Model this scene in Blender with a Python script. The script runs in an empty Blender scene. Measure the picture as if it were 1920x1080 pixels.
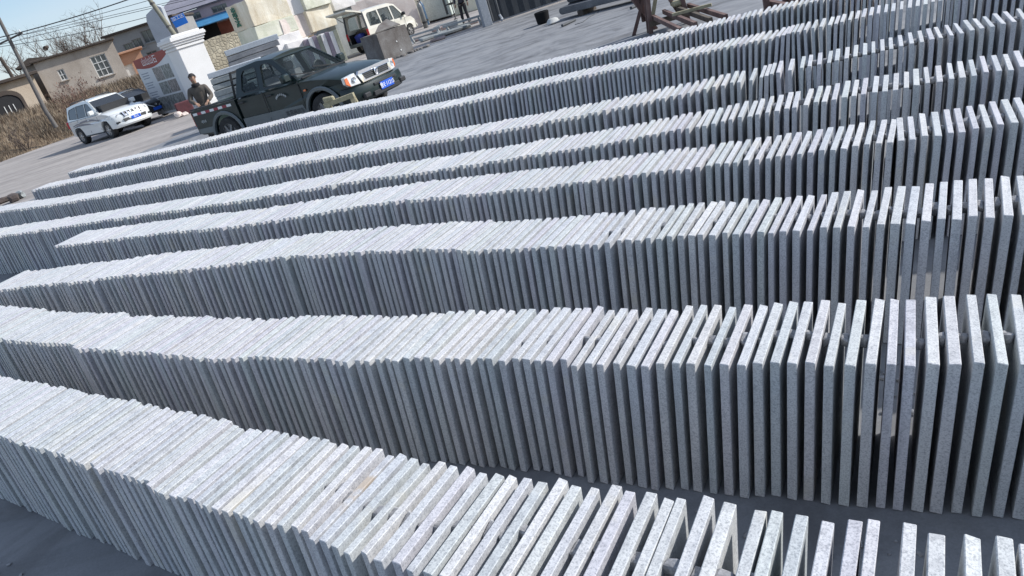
import bpy, bmesh, math, random
from mathutils import Vector, Matrix, noise
from mathutils.geometry import tessellate_polygon

random.seed(7)
SC = bpy.context.scene
COL = SC.collection
R = math.radians

# ------------------------------------------------------------------ camera
F_PX, PITCH, ROLL, CAM_H = 1400.0, R(22.78), R(17.68), 2.03
CX, CY = 960.0, 540.0
fw = Vector((0, math.cos(PITCH), -math.sin(PITCH)))
up = Vector((0, math.sin(PITCH), math.cos(PITCH)))
rt = Vector((1, 0, 0))
cr, sr = math.cos(ROLL), math.sin(ROLL)
cam_r = rt * cr - up * sr
cam_u = rt * sr + up * cr
cam_d = bpy.data.cameras.new('camera')
cam_d.sensor_width = 36.0
cam_d.lens = F_PX * 36.0 / 1920.0
cam_d.clip_start = 0.05
cam_d.clip_end = 6000
cam = bpy.data.objects.new('camera', cam_d)
COL.objects.link(cam)
m = Matrix.Identity(4)
for i in range(3):
    m[i][0] = cam_r[i]; m[i][1] = cam_u[i]; m[i][2] = -fw[i]
m[2][3] = CAM_H
cam.matrix_world = m
SC.camera = cam

# ------------------------------------------------------------------ light
SUN_AZ = R(2.0)       # direction towards the sun, measured from +X towards +Y
SUN_EL = R(36.0)
world = bpy.data.worlds.new('World')
SC.world = world
world.use_nodes = True
wn = world.node_tree
wn.nodes.clear()
w_out = wn.nodes.new('ShaderNodeOutputWorld')
w_bg = wn.nodes.new('ShaderNodeBackground')
w_sky = wn.nodes.new('ShaderNodeTexSky')
w_sky.sky_type = 'NISHITA'
w_sky.sun_disc = False
w_sky.sun_elevation = SUN_EL
w_sky.sun_rotation = R(90) - SUN_AZ
w_sky.air_density = 1.0
w_sky.dust_density = 0.8
w_sky.ozone_density = 3.0
w_bg.inputs['Strength'].default_value = 0.12
w_hs = wn.nodes.new('ShaderNodeHueSaturation')
w_hs.inputs['Saturation'].default_value = 1.2
wn.links.new(w_sky.outputs[0], w_hs.inputs['Color'])
w_tc = wn.nodes.new('ShaderNodeTexCoord')
w_mp = wn.nodes.new('ShaderNodeMapping'); w_mp.inputs['Scale'].default_value = (1.6, 1.6, 6.0)
w_nz = wn.nodes.new('ShaderNodeTexNoise'); w_nz.inputs['Scale'].default_value = 1.7; w_nz.inputs['Detail'].default_value = 7; w_nz.inputs['Roughness'].default_value = 0.55
w_rp = wn.nodes.new('ShaderNodeValToRGB')
w_rp.color_ramp.elements[0].position = 0.38; w_rp.color_ramp.elements[0].color = (0.3, 0.3, 0.3, 1)
w_rp.color_ramp.elements[1].position = 0.72; w_rp.color_ramp.elements[1].color = (0.6, 0.6, 0.6, 1)
w_mx = wn.nodes.new('ShaderNodeMix'); w_mx.data_type = 'RGBA'
wn.links.new(w_tc.outputs['Generated'], w_mp.inputs[0]); wn.links.new(w_mp.outputs[0], w_nz.inputs['Vector'])
wn.links.new(w_nz.outputs[0], w_rp.inputs[0]); wn.links.new(w_rp.outputs[0], w_mx.inputs[0])
wn.links.new(w_hs.outputs[0], w_mx.inputs[6]); w_mx.inputs[7].default_value = (4.7, 5.15, 6.0, 1)
wn.links.new(w_mx.outputs[2], w_bg.inputs[0])
wn.links.new(w_bg.outputs[0], w_out.inputs[0])
sun_d = bpy.data.lights.new('sun', 'SUN')
sun_d.energy = 3.7
sun_d.angle = R(1.5)
sun_d.color = (1.0, 0.97, 0.935)
sun = bpy.data.objects.new('sun', sun_d)
COL.objects.link(sun)
to_sun = Vector((math.cos(SUN_AZ) * math.cos(SUN_EL), math.sin(SUN_AZ) * math.cos(SUN_EL), math.sin(SUN_EL)))
sun.rotation_euler = to_sun.to_track_quat('Z', 'Y').to_euler()
sun.location = (0, 0, 30)
SC.view_settings.view_transform = 'Standard'
SC.view_settings.look = 'None'
SC.view_settings.exposure = 0.4
SC.view_settings.gamma = 1.0

# ------------------------------------------------------------------ measuring helpers
def ray(x, y):
    dx, dy = x - CX, y - CY
    return fw * F_PX + rt * (dx * cr - dy * sr) - up * (dx * sr + dy * cr)
CAMP = Vector((0, 0, CAM_H))
def gp(x, y, z=0.0):
    w = ray(x, y)
    return CAMP + w * ((z - CAM_H) / w.z)
def dp(x, y, dist):
    w = ray(x, y)
    return CAMP + w * (dist / math.hypot(w.x, w.y))
def project(p):
    q = Vector(p) - CAMP
    z = q.dot(fw)
    if z < 0.05:
        return (-9999, -9999, z)
    r_, d_ = q.dot(rt) / z * F_PX, -q.dot(up) / z * F_PX
    return (CX + r_ * cr + d_ * sr, CY - r_ * sr + d_ * cr, z)

# ------------------------------------------------------------------ materials
def new_mat(name):
    mt = bpy.data.materials.new(name)
    mt.use_nodes = True
    nt = mt.node_tree
    return mt, nt, nt.nodes['Principled BSDF']
def N(nt, t, **kw):
    n = nt.nodes.new(t)
    for k, v_ in kw.items():
        setattr(n, k, v_)
    return n
def setin(n, **kw):
    for k, v_ in kw.items():
        n.inputs[k.replace('_', ' ')].default_value = v_
def ramp(nt, fac, stops):
    r_ = N(nt, 'ShaderNodeValToRGB')
    el = r_.color_ramp.elements
    while len(el) > 1:
        el.remove(el[-1])
    el[0].position = stops[0][0]; el[0].color = (*stops[0][1], 1)
    for p, c in stops[1:]:
        e = el.new(p); e.color = (*c, 1)
    nt.links.new(fac, r_.inputs[0])
    return r_.outputs[0]
def mixc(nt, fac, a, b, blend='MIX'):
    mx = N(nt, 'ShaderNodeMix', data_type='RGBA', blend_type=blend)
    if hasattr(fac, 'node'):
        nt.links.new(fac, mx.inputs[0])
    else:
        mx.inputs[0].default_value = fac
    for sock, val in ((mx.inputs[6], a), (mx.inputs[7], b)):
        if hasattr(val, 'node'):
            nt.links.new(val, sock)
        else:
            sock.default_value = (*val, 1)
    return mx.outputs[2]
def noise_tex(nt, vec, scale, detail=4, rough=0.55, dist=0.0, dim='3D', w=None):
    n = N(nt, 'ShaderNodeTexNoise', noise_dimensions=dim)
    setin(n, Scale=scale, Detail=detail, Roughness=rough, Distortion=dist)
    if vec is not None:
        nt.links.new(vec, n.inputs['Vector'])
    if w is not None:
        nt.links.new(w, n.inputs['W'])
    return n.outputs[0]
def math_n(nt, op, a, b=None):
    n = N(nt, 'ShaderNodeMath', operation=op)
    for i_, val in enumerate((a, b)):
        if val is None:
            continue
        if hasattr(val, 'node'):
            nt.links.new(val, n.inputs[i_])
        else:
            n.inputs[i_].default_value = val
    return n.outputs[0]
def bump(nt, h, strength, dist, bsdf):
    b = N(nt, 'ShaderNodeBump')
    b.inputs['Strength'].default_value = strength
    b.inputs['Distance'].default_value = dist
    nt.links.new(h, b.inputs['Height'])
    nt.links.new(b.outputs[0], bsdf.inputs['Normal'])
def objvec(nt, scale=None, rot=None, kind='Object'):
    tc = N(nt, 'ShaderNodeTexCoord')
    v_ = tc.outputs[kind]
    if scale or rot:
        mp = N(nt, 'ShaderNodeMapping')
        if scale: mp.inputs['Scale'].default_value = scale
        if rot: mp.inputs['Rotation'].default_value = rot
        nt.links.new(v_, mp.inputs[0])
        v_ = mp.outputs[0]
    return v_

def plain(name, col, rough=0.6, metal=0.0, var=0.12, scale=6.0, coat=0.0, bmp=0.0, spec=0.5):
    """A surface of one colour with mottling, faint dirt and optional fine relief."""
    mt, nt, b = new_mat(name)
    v_ = objvec(nt)
    n1 = noise_tex(nt, v_, scale, 5, 0.6)
    lo = tuple(max(0, c * (1 - var)) for c in col)
    hi = tuple(min(1, c * (1 + var)) for c in col)
    c = ramp(nt, n1, [(0.3, lo), (0.7, hi)])
    nt.links.new(c, b.inputs['Base Color'])
    setin(b, Roughness=rough, Metallic=metal)
    b.inputs['Coat Weight'].default_value = coat
    b.inputs['Coat Roughness'].default_value = 0.08
    b.inputs['Specular IOR Level'].default_value = spec
    if bmp:
        bump(nt, noise_tex(nt, v_, scale * 8, 4, 0.6), bmp, 0.01, b)
    return mt
def patchy(name, stops, scale, rough=0.9, stretch=(1, 1, 1), fine=40.0, bmp=0.3, kind='Object'):
    """Weathered stone, plaster, earth: colour stops over a two-octave noise."""
    mt, nt, b = new_mat(name)
    v_ = objvec(nt, stretch, kind=kind)
    n1 = noise_tex(nt, v_, scale, 8, 0.62, 0.4)
    c = ramp(nt, n1, stops)
    n2 = noise_tex(nt, v_, fine, 3, 0.6)
    c2 = mixc(nt, 0.35, c, ramp(nt, n2, [(0.3, (0.25, 0.25, 0.25)), (0.75, (0.8, 0.8, 0.8))]), 'OVERLAY')
    nt.links.new(c2, b.inputs['Base Color'])
    setin(b, Roughness=rough)
    if bmp:
        bump(nt, n2, bmp, 0.02, b)
    return mt
def glass(name, tint, alpha_mix, rough=0.03):
    mt, nt, b = new_mat(name)
    setin(b, Base_Color=(*tint, 1), Roughness=rough)
    b.inputs['Specular IOR Level'].default_value = 0.8
    tr = N(nt, 'ShaderNodeBsdfTransparent')
    tr.inputs[0].default_value = (0.86, 0.9, 0.9, 1)
    mx = N(nt, 'ShaderNodeMixShader')
    mx.inputs[0].default_value = alpha_mix
    nt.links.new(tr.outputs[0], mx.inputs[1])
    nt.links.new(b.outputs[0], mx.inputs[2])
    nt.links.new(mx.outputs[0], nt.nodes['Material Output'].inputs[0])
    return mt

def granite_mat(name, stain=False):
    mt, nt, b = new_mat(name)
    tc = N(nt, 'ShaderNodeTexCoord')
    oi = N(nt, 'ShaderNodeObjectInfo')
    ge = N(nt, 'ShaderNodeNewGeometry')
    rnd = math_n(nt, 'FRACT', math_n(nt, 'ADD', oi.outputs['Random'], ge.outputs['Random Per Island']))
    w = math_n(nt, 'MULTIPLY', rnd, 57.0)
    v_ = tc.outputs['Object']
    speck = noise_tex(nt, v_, 170, 2, 0.75, 0, '4D', w)
    mid = noise_tex(nt, v_, 9, 4, 0.6, 0.3, '4D', w)
    fleck = noise_tex(nt, v_, 95, 3, 0.75, 0, '4D', math_n(nt, 'ADD', w, 9.0))
    base = ramp(nt, rnd, [(0.0, (0.55, 0.572, 0.595)), (0.14, (0.625, 0.62, 0.61)), (0.28, (0.53, 0.562, 0.567)),
                          (0.42, (0.60, 0.607, 0.62)), (0.56, (0.56, 0.553, 0.585)), (0.7, (0.65, 0.648, 0.64)),
                          (0.84, (0.56, 0.59, 0.578)), (1.0, (0.60, 0.588, 0.595))])
    st = N(nt, 'ShaderNodeMapping'); st.inputs['Scale'].default_value = (1, 1, 0.13); nt.links.new(v_, st.inputs[0])
    streak = noise_tex(nt, st.outputs[0], 26, 5, 0.6, 0.2, '4D', math_n(nt, 'ADD', w, 3.0))
    base = mixc(nt, 1.0, base, ramp(nt, streak, [(0.32, (0.80, 0.80, 0.81)), (0.5, (0.97, 0.97, 0.97)), (0.7, (1.05, 1.05, 1.045))]), 'MULTIPLY')
    c = mixc(nt, 1.0, base, ramp(nt, mid, [(0.25, (0.88, 0.88, 0.885)), (0.75, (1.0, 1.0, 1.0))]), 'MULTIPLY')
    c = mixc(nt, 1.0, c, ramp(nt, speck, [(0.36, (0.62, 0.63, 0.65)), (0.52, (1, 1, 1)), (0.72, (1.08, 1.08, 1.075))]), 'MULTIPLY')
    c = mixc(nt, 1.0, c, ramp(nt, fleck, [(0.30, (0.72, 0.73, 0.75)), (0.43, (1, 1, 1))]), 'MULTIPLY')
    cream = noise_tex(nt, v_, 3.2, 4, 0.6, 0.5, '4D', math_n(nt, 'MULTIPLY', rnd, 311.0))
    c = mixc(nt, ramp(nt, cream, [(0.60, (0, 0, 0)), (0.72, (0.5, 0.5, 0.5))]), c, (0.60, 0.56, 0.45))
    if stain:
        sep = N(nt, 'ShaderNodeSeparateXYZ'); nt.links.new(v_, sep.inputs[0])
        s1 = noise_tex(nt, v_, 14, 4, 0.6)
        f = math_n(nt, 'MULTIPLY', ramp(nt, s1, [(0.42, (0, 0, 0)), (0.58, (1, 1, 1))]), ramp(nt, sep.outputs[1], [(0.12, (0, 0, 0)), (0.2, (1, 1, 1)), (0.3, (1, 1, 1)), (0.38, (0, 0, 0))]))
        c = mixc(nt, math_n(nt, 'MULTIPLY', f, 0.7), c, (0.46, 0.36, 0.25))
    nt.links.new(c, b.inputs['Base Color'])
    setin(b, Roughness=0.62)
    b.inputs['Specular IOR Level'].default_value = 0.35
    bump(nt, speck, 0.25, 0.002, b)
    return mt

M = {}
M['granite'] = granite_mat('granite')
M['granite_stain'] = granite_mat('granite_stain', True)
M['chip'] = patchy('chip', [(0.3, (0.14, 0.14, 0.145)), (0.55, (0.30, 0.30, 0.305)), (0.8, (0.48, 0.48, 0.48))], 45, 0.9)

def ground_mats():
    # dusty yard beyond the concrete
    mt, nt, b = new_mat('dusty_ground')
    v_ = objvec(nt)
    st = objvec(nt, (0.22, 1.0, 1.0), (0, 0, R(34)))
    n1 = noise_tex(nt, st, 0.55, 7, 0.62, 0.6)
    n2 = noise_tex(nt, v_, 3.0, 6, 0.65)
    c = ramp(nt, n1, [(0.28, (0.18, 0.165, 0.155)), (0.5, (0.31, 0.283, 0.26)), (0.72, (0.42, 0.385, 0.35))])
    c = mixc(nt, 0.4, c, ramp(nt, n2, [(0.3, (0.3, 0.3, 0.3)), (0.7, (0.7, 0.7, 0.7))]), 'OVERLAY')
    nt.links.new(c, b.inputs['Base Color']); setin(b, Roughness=0.93)
    bump(nt, noise_tex(nt, v_, 30, 4, 0.7), 0.3, 0.02, b)
    M['dusty'] = mt
    mt, nt, b = new_mat('shade_toned_concrete')  # concrete whose dark bluish tone also paints in shade
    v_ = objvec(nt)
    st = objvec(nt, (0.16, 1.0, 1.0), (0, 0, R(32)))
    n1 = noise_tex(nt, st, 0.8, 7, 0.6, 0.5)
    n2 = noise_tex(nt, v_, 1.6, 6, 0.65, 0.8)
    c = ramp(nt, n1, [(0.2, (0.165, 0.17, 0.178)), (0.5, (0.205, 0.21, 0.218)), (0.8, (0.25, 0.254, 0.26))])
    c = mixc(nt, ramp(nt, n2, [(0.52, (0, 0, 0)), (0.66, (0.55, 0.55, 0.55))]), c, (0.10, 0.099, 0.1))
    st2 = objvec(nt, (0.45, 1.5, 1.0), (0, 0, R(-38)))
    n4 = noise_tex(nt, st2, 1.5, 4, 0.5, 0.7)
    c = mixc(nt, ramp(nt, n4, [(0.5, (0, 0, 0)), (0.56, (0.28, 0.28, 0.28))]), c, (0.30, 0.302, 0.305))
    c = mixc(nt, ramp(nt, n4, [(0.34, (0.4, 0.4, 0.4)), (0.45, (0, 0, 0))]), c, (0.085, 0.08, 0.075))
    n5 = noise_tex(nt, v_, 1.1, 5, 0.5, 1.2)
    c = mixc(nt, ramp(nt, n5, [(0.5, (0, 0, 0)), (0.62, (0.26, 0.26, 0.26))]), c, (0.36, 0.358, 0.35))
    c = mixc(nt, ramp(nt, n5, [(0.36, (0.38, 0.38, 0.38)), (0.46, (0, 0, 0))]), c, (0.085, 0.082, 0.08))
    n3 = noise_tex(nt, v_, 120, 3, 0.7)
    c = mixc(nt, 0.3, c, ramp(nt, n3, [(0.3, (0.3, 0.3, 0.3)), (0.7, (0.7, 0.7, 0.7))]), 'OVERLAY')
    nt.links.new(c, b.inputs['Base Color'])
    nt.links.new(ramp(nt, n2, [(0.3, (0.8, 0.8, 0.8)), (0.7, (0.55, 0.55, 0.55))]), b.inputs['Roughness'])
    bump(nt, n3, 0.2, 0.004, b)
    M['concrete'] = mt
ground_mats()
M['bank'] = patchy('bank', [(0.3, (0.11, 0.075, 0.045)), (0.55, (0.2, 0.145, 0.09)), (0.75, (0.29, 0.22, 0.14))], 0.6, 0.95, fine=14)
M['black_plastic'] = plain('black_plastic', (0.022, 0.023, 0.025), 0.5)
M['tyre'] = plain('tyre', (0.03, 0.03, 0.03), 0.85, var=0.3, scale=10)
M['rim'] = plain('rim', (0.45, 0.45, 0.44), 0.35, 0.6)
M['steel_rim'] = plain('steel_rim', (0.22, 0.22, 0.22), 0.5, 0.4, var=0.3)
M['sack_grey'] = plain('sack_grey', (0.45, 0.45, 0.43), 0.9)
M['chrome'] = plain('chrome', (0.75, 0.76, 0.78), 0.12, 1.0, var=0.04)
M['pickup_paint'] = plain('pickup_paint', (0.007, 0.018, 0.018), 0.42, var=0.25, scale=2.5, coat=0.3, spec=0.35)
M['pickup_grey'] = plain('pickup_grey', (0.13, 0.15, 0.155), 0.5, var=0.12, scale=3, coat=0.2)
M['suv_paint'] = plain('suv_paint', (0.72, 0.74, 0.72), 0.3, var=0.03, scale=2, coat=0.8)
M['car_paint'] = plain('car_paint', (0.06, 0.068, 0.078), 0.28, 0.35, var=0.1, scale=2, coat=0.9)
M['van_paint'] = plain('van_paint', (0.62, 0.60, 0.52), 0.4, var=0.07, scale=2.5, coat=0.4)
M['glass_clear'] = glass('glass_clear', (0.05, 0.06, 0.06), 0.14)
M['glass_dark'] = plain('glass_dark', (0.03, 0.035, 0.042), 0.06, var=0.1, spec=0.8)
M['seat'] = plain('seat', (0.33, 0.31, 0.325), 0.9, var=0.15)
M['lamp_clear'] = plain('lamp_clear', (0.75, 0.74, 0.72), 0.08, var=0.25, scale=18, coat=1.0)
M['lamp_orange'] = plain('lamp_orange', (0.75, 0.18, 0.05), 0.2, var=0.1, coat=0.8)
M['lamp_red'] = plain('lamp_red', (0.5, 0.02, 0.03), 0.2, var=0.15, coat=0.8)
M['plate_blue'] = plain('plate_blue', (0.01, 0.09, 0.52), 0.35, var=0.05)
M['white'] = plain('white', (0.78, 0.78, 0.77), 0.5, var=0.04)
M['decal_white'] = plain('decal_white', (0.5, 0.52, 0.52), 0.6, var=0.15)
M['decal_red'] = plain('decal_red', (0.3, 0.03, 0.05), 0.5)
M['decal_grey'] = plain('decal_grey', (0.23, 0.22, 0.25), 0.4)
M['dark_grey'] = plain('dark_grey', (0.07, 0.075, 0.08), 0.7, var=0.2)

# ------------------------------------------------------------------ mesh builder
class MB:
    def __init__(s):
        s.v = []; s.f = []
    def add(s, vs, fs):
        o = len(s.v)
        s.v += [tuple(p) for p in vs]
        s.f += [tuple(i + o for i in f) for f in fs]
        return s
    def box(s, c, size, rz=0.0, mat=None):
        hx, hy, hz = size[0] / 2, size[1] / 2, size[2] / 2
        ps = [Vector((x, y, z)) for z in (-hz, hz) for y in (-hy, hy) for x in (-hx, hx)]
        mt = mat or Matrix.Rotation(rz, 3, 'Z')
        c = Vector(c)
        ps = [mt @ p + c for p in ps]
        return s.add(ps, [(0, 2, 3, 1), (4, 5, 7, 6), (0, 1, 5, 4), (2, 6, 7, 3), (0, 4, 6, 2), (1, 3, 7, 5)])
    def cbox(s, c, size, ch=0.01, rz=0.0, jit=0.0, rng=random):
        """Chamfered box, optional corner jitter."""
        hx, hy, hz = size[0] / 2, size[1] / 2, size[2] / 2
        mt = Matrix.Rotation(rz, 3, 'Z'); c = Vector(c)
        bm = bmesh.new()
        bmesh.ops.create_cube(bm, size=2.0)
        for v_ in bm.verts:
            v_.co = Vector((v_.co.x * hx + rng.uniform(-jit, jit), v_.co.y * hy + rng.uniform(-jit, jit), v_.co.z * hz + rng.uniform(-jit, jit)))
        bmesh.ops.bevel(bm, geom=bm.edges[:], offset=ch, segments=1, affect='EDGES', profile=0.5)
        bm.verts.index_update()
        vs = [mt @ v_.co + c for v_ in bm.verts]
        fs = [tuple(v_.index for v_ in f.verts) for f in bm.faces]
        bm.free()
        return s.add(vs, fs)
    def bar(s, p, q, w=0.05, h=None, upv=(0, 0, 1)):
        h = h or w
        p, q = Vector(p), Vector(q)
        d = (q - p).normalized()
        sd = d.cross(Vector(upv))
        if sd.length < 1e-4:
            sd = d.cross(Vector((1, 0, 0)))
        sd.normalize(); u_ = sd.cross(d)
        ps = []
        for e in (p, q):
            for a, b in ((-1, -1), (1, -1), (1, 1), (-1, 1)):
                ps.append(e + sd * a * w / 2 + u_ * b * h / 2)
        return s.add(ps, [(0, 3, 2, 1), (4, 5, 6, 7), (0, 1, 5, 4), (1, 2, 6, 5), (2, 3, 7, 6), (3, 0, 4, 7)])
    def tube(s, pts, r, n=6, cap=True):
        pts = [Vector(p) for p in pts]
        rs = r if isinstance(r, (list, tuple)) else [r] * len(pts)
        vs = []; prev = None
        for i_, p in enumerate(pts):
            d = (pts[min(i_ + 1, len(pts) - 1)] - pts[max(i_ - 1, 0)])
            d = d.normalized() if d.length > 1e-6 else Vector((0, 0, 1))
            a = prev if prev else (Vector((0, 0, 1)) if abs(d.z) < 0.9 else Vector((1, 0, 0)))
            x = (a - d * a.dot(d)).normalized(); prev = x
            y = d.cross(x)
            for k in range(n):
                t = 2 * math.pi * k / n
                vs.append(p + (x * math.cos(t) + y * math.sin(t)) * rs[i_])
        fs = []
        for i_ in range(len(pts) - 1):
            for k in range(n):
                a0, a1 = i_ * n + k, i_ * n + (k + 1) % n
                fs.append((a0, a1, a1 + n, a0 + n))
        if cap:
            fs.append(tuple(range(n - 1, -1, -1)))
            fs.append(tuple(range((len(pts) - 1) * n, len(pts) * n)))
        return s.add(vs, fs)
    def lathe(s, prof, n=20, axis='Z', c=(0, 0, 0), cap=True):
        """prof: (radius, height)."""
        vs = []; c = Vector(c)
        for r, h in prof:
            for k in range(n):
                t = 2 * math.pi * k / n
                x, y = r * math.cos(t), r * math.sin(t)
                vs.append(c + (Vector((x, y, h)) if axis == 'Z' else Vector((x, h, y)) if axis == 'Y' else Vector((h, x, y))))
        fs = []
        for i_ in range(len(prof) - 1):
            for k in range(n):
                a0, a1 = i_ * n + k, i_ * n + (k + 1) % n
                fs.append((a0, a1, a1 + n, a0 + n))
        if cap:
            fs.append(tuple(range(n - 1, -1, -1)))
            fs.append(tuple(range((len(prof) - 1) * n, len(prof) * n)))
        return s.add(vs, fs)
    def panel(s, outer, holes, fmap, th):
        """Flat plate with holes. fmap(a, b, depth) -> 3D; depth 0 is the outer face, th the inner one."""
        loops = [outer] + list(holes)
        tri = tessellate_polygon([[Vector((a, b, 0)) for a, b in l] for l in loops])
        flat = [p for l in loops for p in l]
        n = len(flat)
        vs = [fmap(a, b, 0.0) for a, b in flat] + [fmap(a, b, th) for a, b in flat]
        fs = [tuple(t) for t in tri] + [tuple(i_ + n for i_ in reversed(t)) for t in tri]
        o = 0
        for l in loops:
            k = len(l)
            for i_ in range(k):
                j = (i_ + 1) % k
                fs.append((o + i_, o + j, o + j + n, o + i_ + n))
            o += k
        return s.add(vs, fs)
    def loft(s, rings, cap=True, close=True):
        n = len(rings[0]); vs = [p for r in rings for p in r]; fs = []
        for i_ in range(len(rings) - 1):
            for k in range(n if close else n - 1):
                a0, a1 = i_ * n + k, i_ * n + (k + 1) % n
                fs.append((a0, a1, a1 + n, a0 + n))
        if cap:
            for base in (0, (len(rings) - 1) * n):
                tri = None
                ring = rings[0] if base == 0 else rings[-1]
                # ring lies in an x-z plane: triangulate there
                t = tessellate_polygon([[Vector((p[0], p[2], 0)) for p in ring]])
                fs += [tuple(i_ + base for i_ in q) for q in t]
        return s.add(vs, fs)
    def rock(s, c, size, rng, n=1, rough=0.25, rz=0.0):
        bm = bmesh.new()
        bmesh.ops.create_icosphere(bm, subdivisions=n, radius=1.0)
        off = Vector((rng.uniform(0, 99), rng.uniform(0, 99), 0))
        mt = Matrix.Rotation(rz, 3, 'Z')
        for v_ in bm.verts:
            k = 1 + rough * 2 * noise.noise(v_.co * 1.1 + off)
            q = Vector([math.copysign(min(1, abs(a) * 1.35), a) for a in v_.co]) * k
            v_.co = mt @ Vector((q.x * size[0] / 2, q.y * size[1] / 2, q.z * size[2] / 2)) + Vector(c)
        bm.verts.index_update()
        vs = [v_.co.copy() for v_ in bm.verts]; fs = [tuple(x.index for x in f.verts) for f in bm.faces]
        bm.free()
        return s.add(vs, fs)
    def mesh(s, name, mat, smooth=None):
        me = bpy.data.meshes.new(name)
        me.from_pydata([tuple(p) for p in s.v], [], s.f)
        bm = bmesh.new(); bm.from_mesh(me)
        bmesh.ops.recalc_face_normals(bm, faces=bm.faces[:])
        bm.to_mesh(me); bm.free()
        if mat: me.materials.append(M[mat] if isinstance(mat, str) else mat)
        if smooth:
            me.polygons.foreach_set('use_smooth', [True] * len(me.polygons))
            me.set_sharp_from_angle(angle=R(smooth))
        me.update()
        return me
    def build(s, name, mat, parent=None, smooth=None, bevel=0.0):
        o = bpy.data.objects.new(name, s.mesh(name, mat, smooth))
        COL.objects.link(o)
        if parent: o.parent = parent
        if bevel:
            bv = o.modifiers.new('bevel', 'BEVEL'); bv.width = bevel; bv.segments = 2; bv.limit_method = 'ANGLE'; bv.angle_limit = R(35)
            bv.harden_normals = False
        return o
def tag(o, label=None, cat=None, group=None, kind=None):
    if label: o['label'] = label
    if cat: o['category'] = cat
    if group: o['group'] = group
    if kind: o['kind'] = kind
    return o
def thing(name, label, cat, loc=(0, 0, 0), rz=0.0, group=None):
    o = bpy.data.objects.new(name, None)
    o.empty_display_size = 0.2
    COL.objects.link(o)
    o.location = loc; o.rotation_euler = (0, 0, rz)
    return tag(o, label, cat, group)
def text_mesh(name, txt, size, mat, parent, mtx, extrude=0.002, align='CENTER'):
    cu = bpy.data.curves.new(name, 'FONT')
    cu.body = txt; cu.size = size; cu.extrude = extrude; cu.align_x = align; cu.align_y = 'CENTER'; cu.resolution_u = 2
    tmp = bpy.data.objects.new('tmp_text', cu)
    COL.objects.link(tmp)
    dg = bpy.context.evaluated_depsgraph_get()
    me = bpy.data.meshes.new_from_object(tmp.evaluated_get(dg))
    bpy.data.objects.remove(tmp); bpy.data.curves.remove(cu)
    me.materials.clear(); me.materials.append(M[mat])
    me.transform(mtx)
    o = bpy.data.objects.new(name, me); COL.objects.link(o)
    if parent: o.parent = parent
    return o
def frame_mtx(o, x, y):
    x = Vector(x).normalized(); y = Vector(y).normalized(); z = x.cross(y)
    return Matrix(((x[0], y[0], z[0], o[0]), (x[1], y[1], z[1], o[1]), (x[2], y[2], z[2], o[2]), (0, 0, 0, 1)))

# ================================================================== SETTING
g = MB().add([(-3000, -3000, 0), (3000, -3000, 0), (3000, 3000, 0), (-3000, 3000, 0)], [(0, 1, 2, 3)])
tag(g.build('ground', 'dusty'), kind='structure')
yard = [(-6.5, 30.7), (60, 30.7), (60, -40), (-60, -40), (-22, 4), (-15.5, 14.5), (-11.0, 21.0)]  # far edge follows a shadow line; darker concrete stands in for the shade
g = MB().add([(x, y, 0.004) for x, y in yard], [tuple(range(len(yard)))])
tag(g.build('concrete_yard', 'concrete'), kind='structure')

# earth bank that rises behind the cars towards the houses
edge = [(-150, -60), (-60, 10), (-34, 33), (-25.6, 45.5), (-22.5, 50.0), (-17.5, 51.5), (-12, 58), (-4, 76), (10, 110), (60, 190)]
def edge_dist(x, y):
    best = 1e9
    for (ax, ay), (bx, by) in zip(edge, edge[1:]):
        dx, dy = bx - ax, by - ay
        t = max(0, min(1, ((x - ax) * dx + (y - ay) * dy) / (dx * dx + dy * dy)))
        px, py = ax + dx * t, ay + dy * t
        d = math.hypot(x - px, y - py)
        if d < abs(best):
            side = dx * (y - ay) - dy * (x - ax)
            best = d if side > 0 else -d
    return best
def bank_z(x, y):
    d = edge_dist(x, y)
    if d <= 0: return -0.06
    t = min(1, d / 9.0)
    return -0.06 + 2.1 * (t * t * (3 - 2 * t)) ** 0.75 + 0.18 * noise.noise(Vector((x * 0.35, y * 0.35, 0))) * min(1, d / 2)
bk = MB(); nx, ny = 120, 110
xs = [-110 + 150 * i_ / (nx - 1) for i_ in range(nx)]; ys = [20 + 140 * j / (ny - 1) for j in range(ny)]
bk.add([(x, y, bank_z(x, y)) for y in ys for x in xs], [(j * nx + i_, j * nx + i_ + 1, (j + 1) * nx + i_ + 1, (j + 1) * nx + i_) for j in range(ny - 1) for i_ in range(nx - 1)])
tag(bk.build('earth_bank', 'bank', smooth=60), kind='structure')
M['field'] = patchy('field', [(0.3, (0.16, 0.15, 0.07)), (0.6, (0.25, 0.22, 0.11)), (0.8, (0.3, 0.25, 0.15))], 0.05, fine=2)
hl = MB(); pts = []
for k in range(25):
    a = R(100 + k * 3.2)
    pts.append((260 * math.cos(a), 260 * math.sin(a), 1.0, 9 + 5 * noise.noise(Vector((k * 0.4, 3, 0)))))
vs = []
for x, y, z0, z1 in pts:
    vs += [(x, y, z0), (x * 1.15, y * 1.15, z1 * 0.6), (x * 1.5, y * 1.5, z1)]
hl.add(vs, [(3 * k + j, 3 * k + 3 + j, 3 * k + 4 + j, 3 * k + 1 + j) for k in range(24) for j in range(2)])
tag(hl.build('far_hill', 'field', smooth=60), kind='structure')

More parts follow.
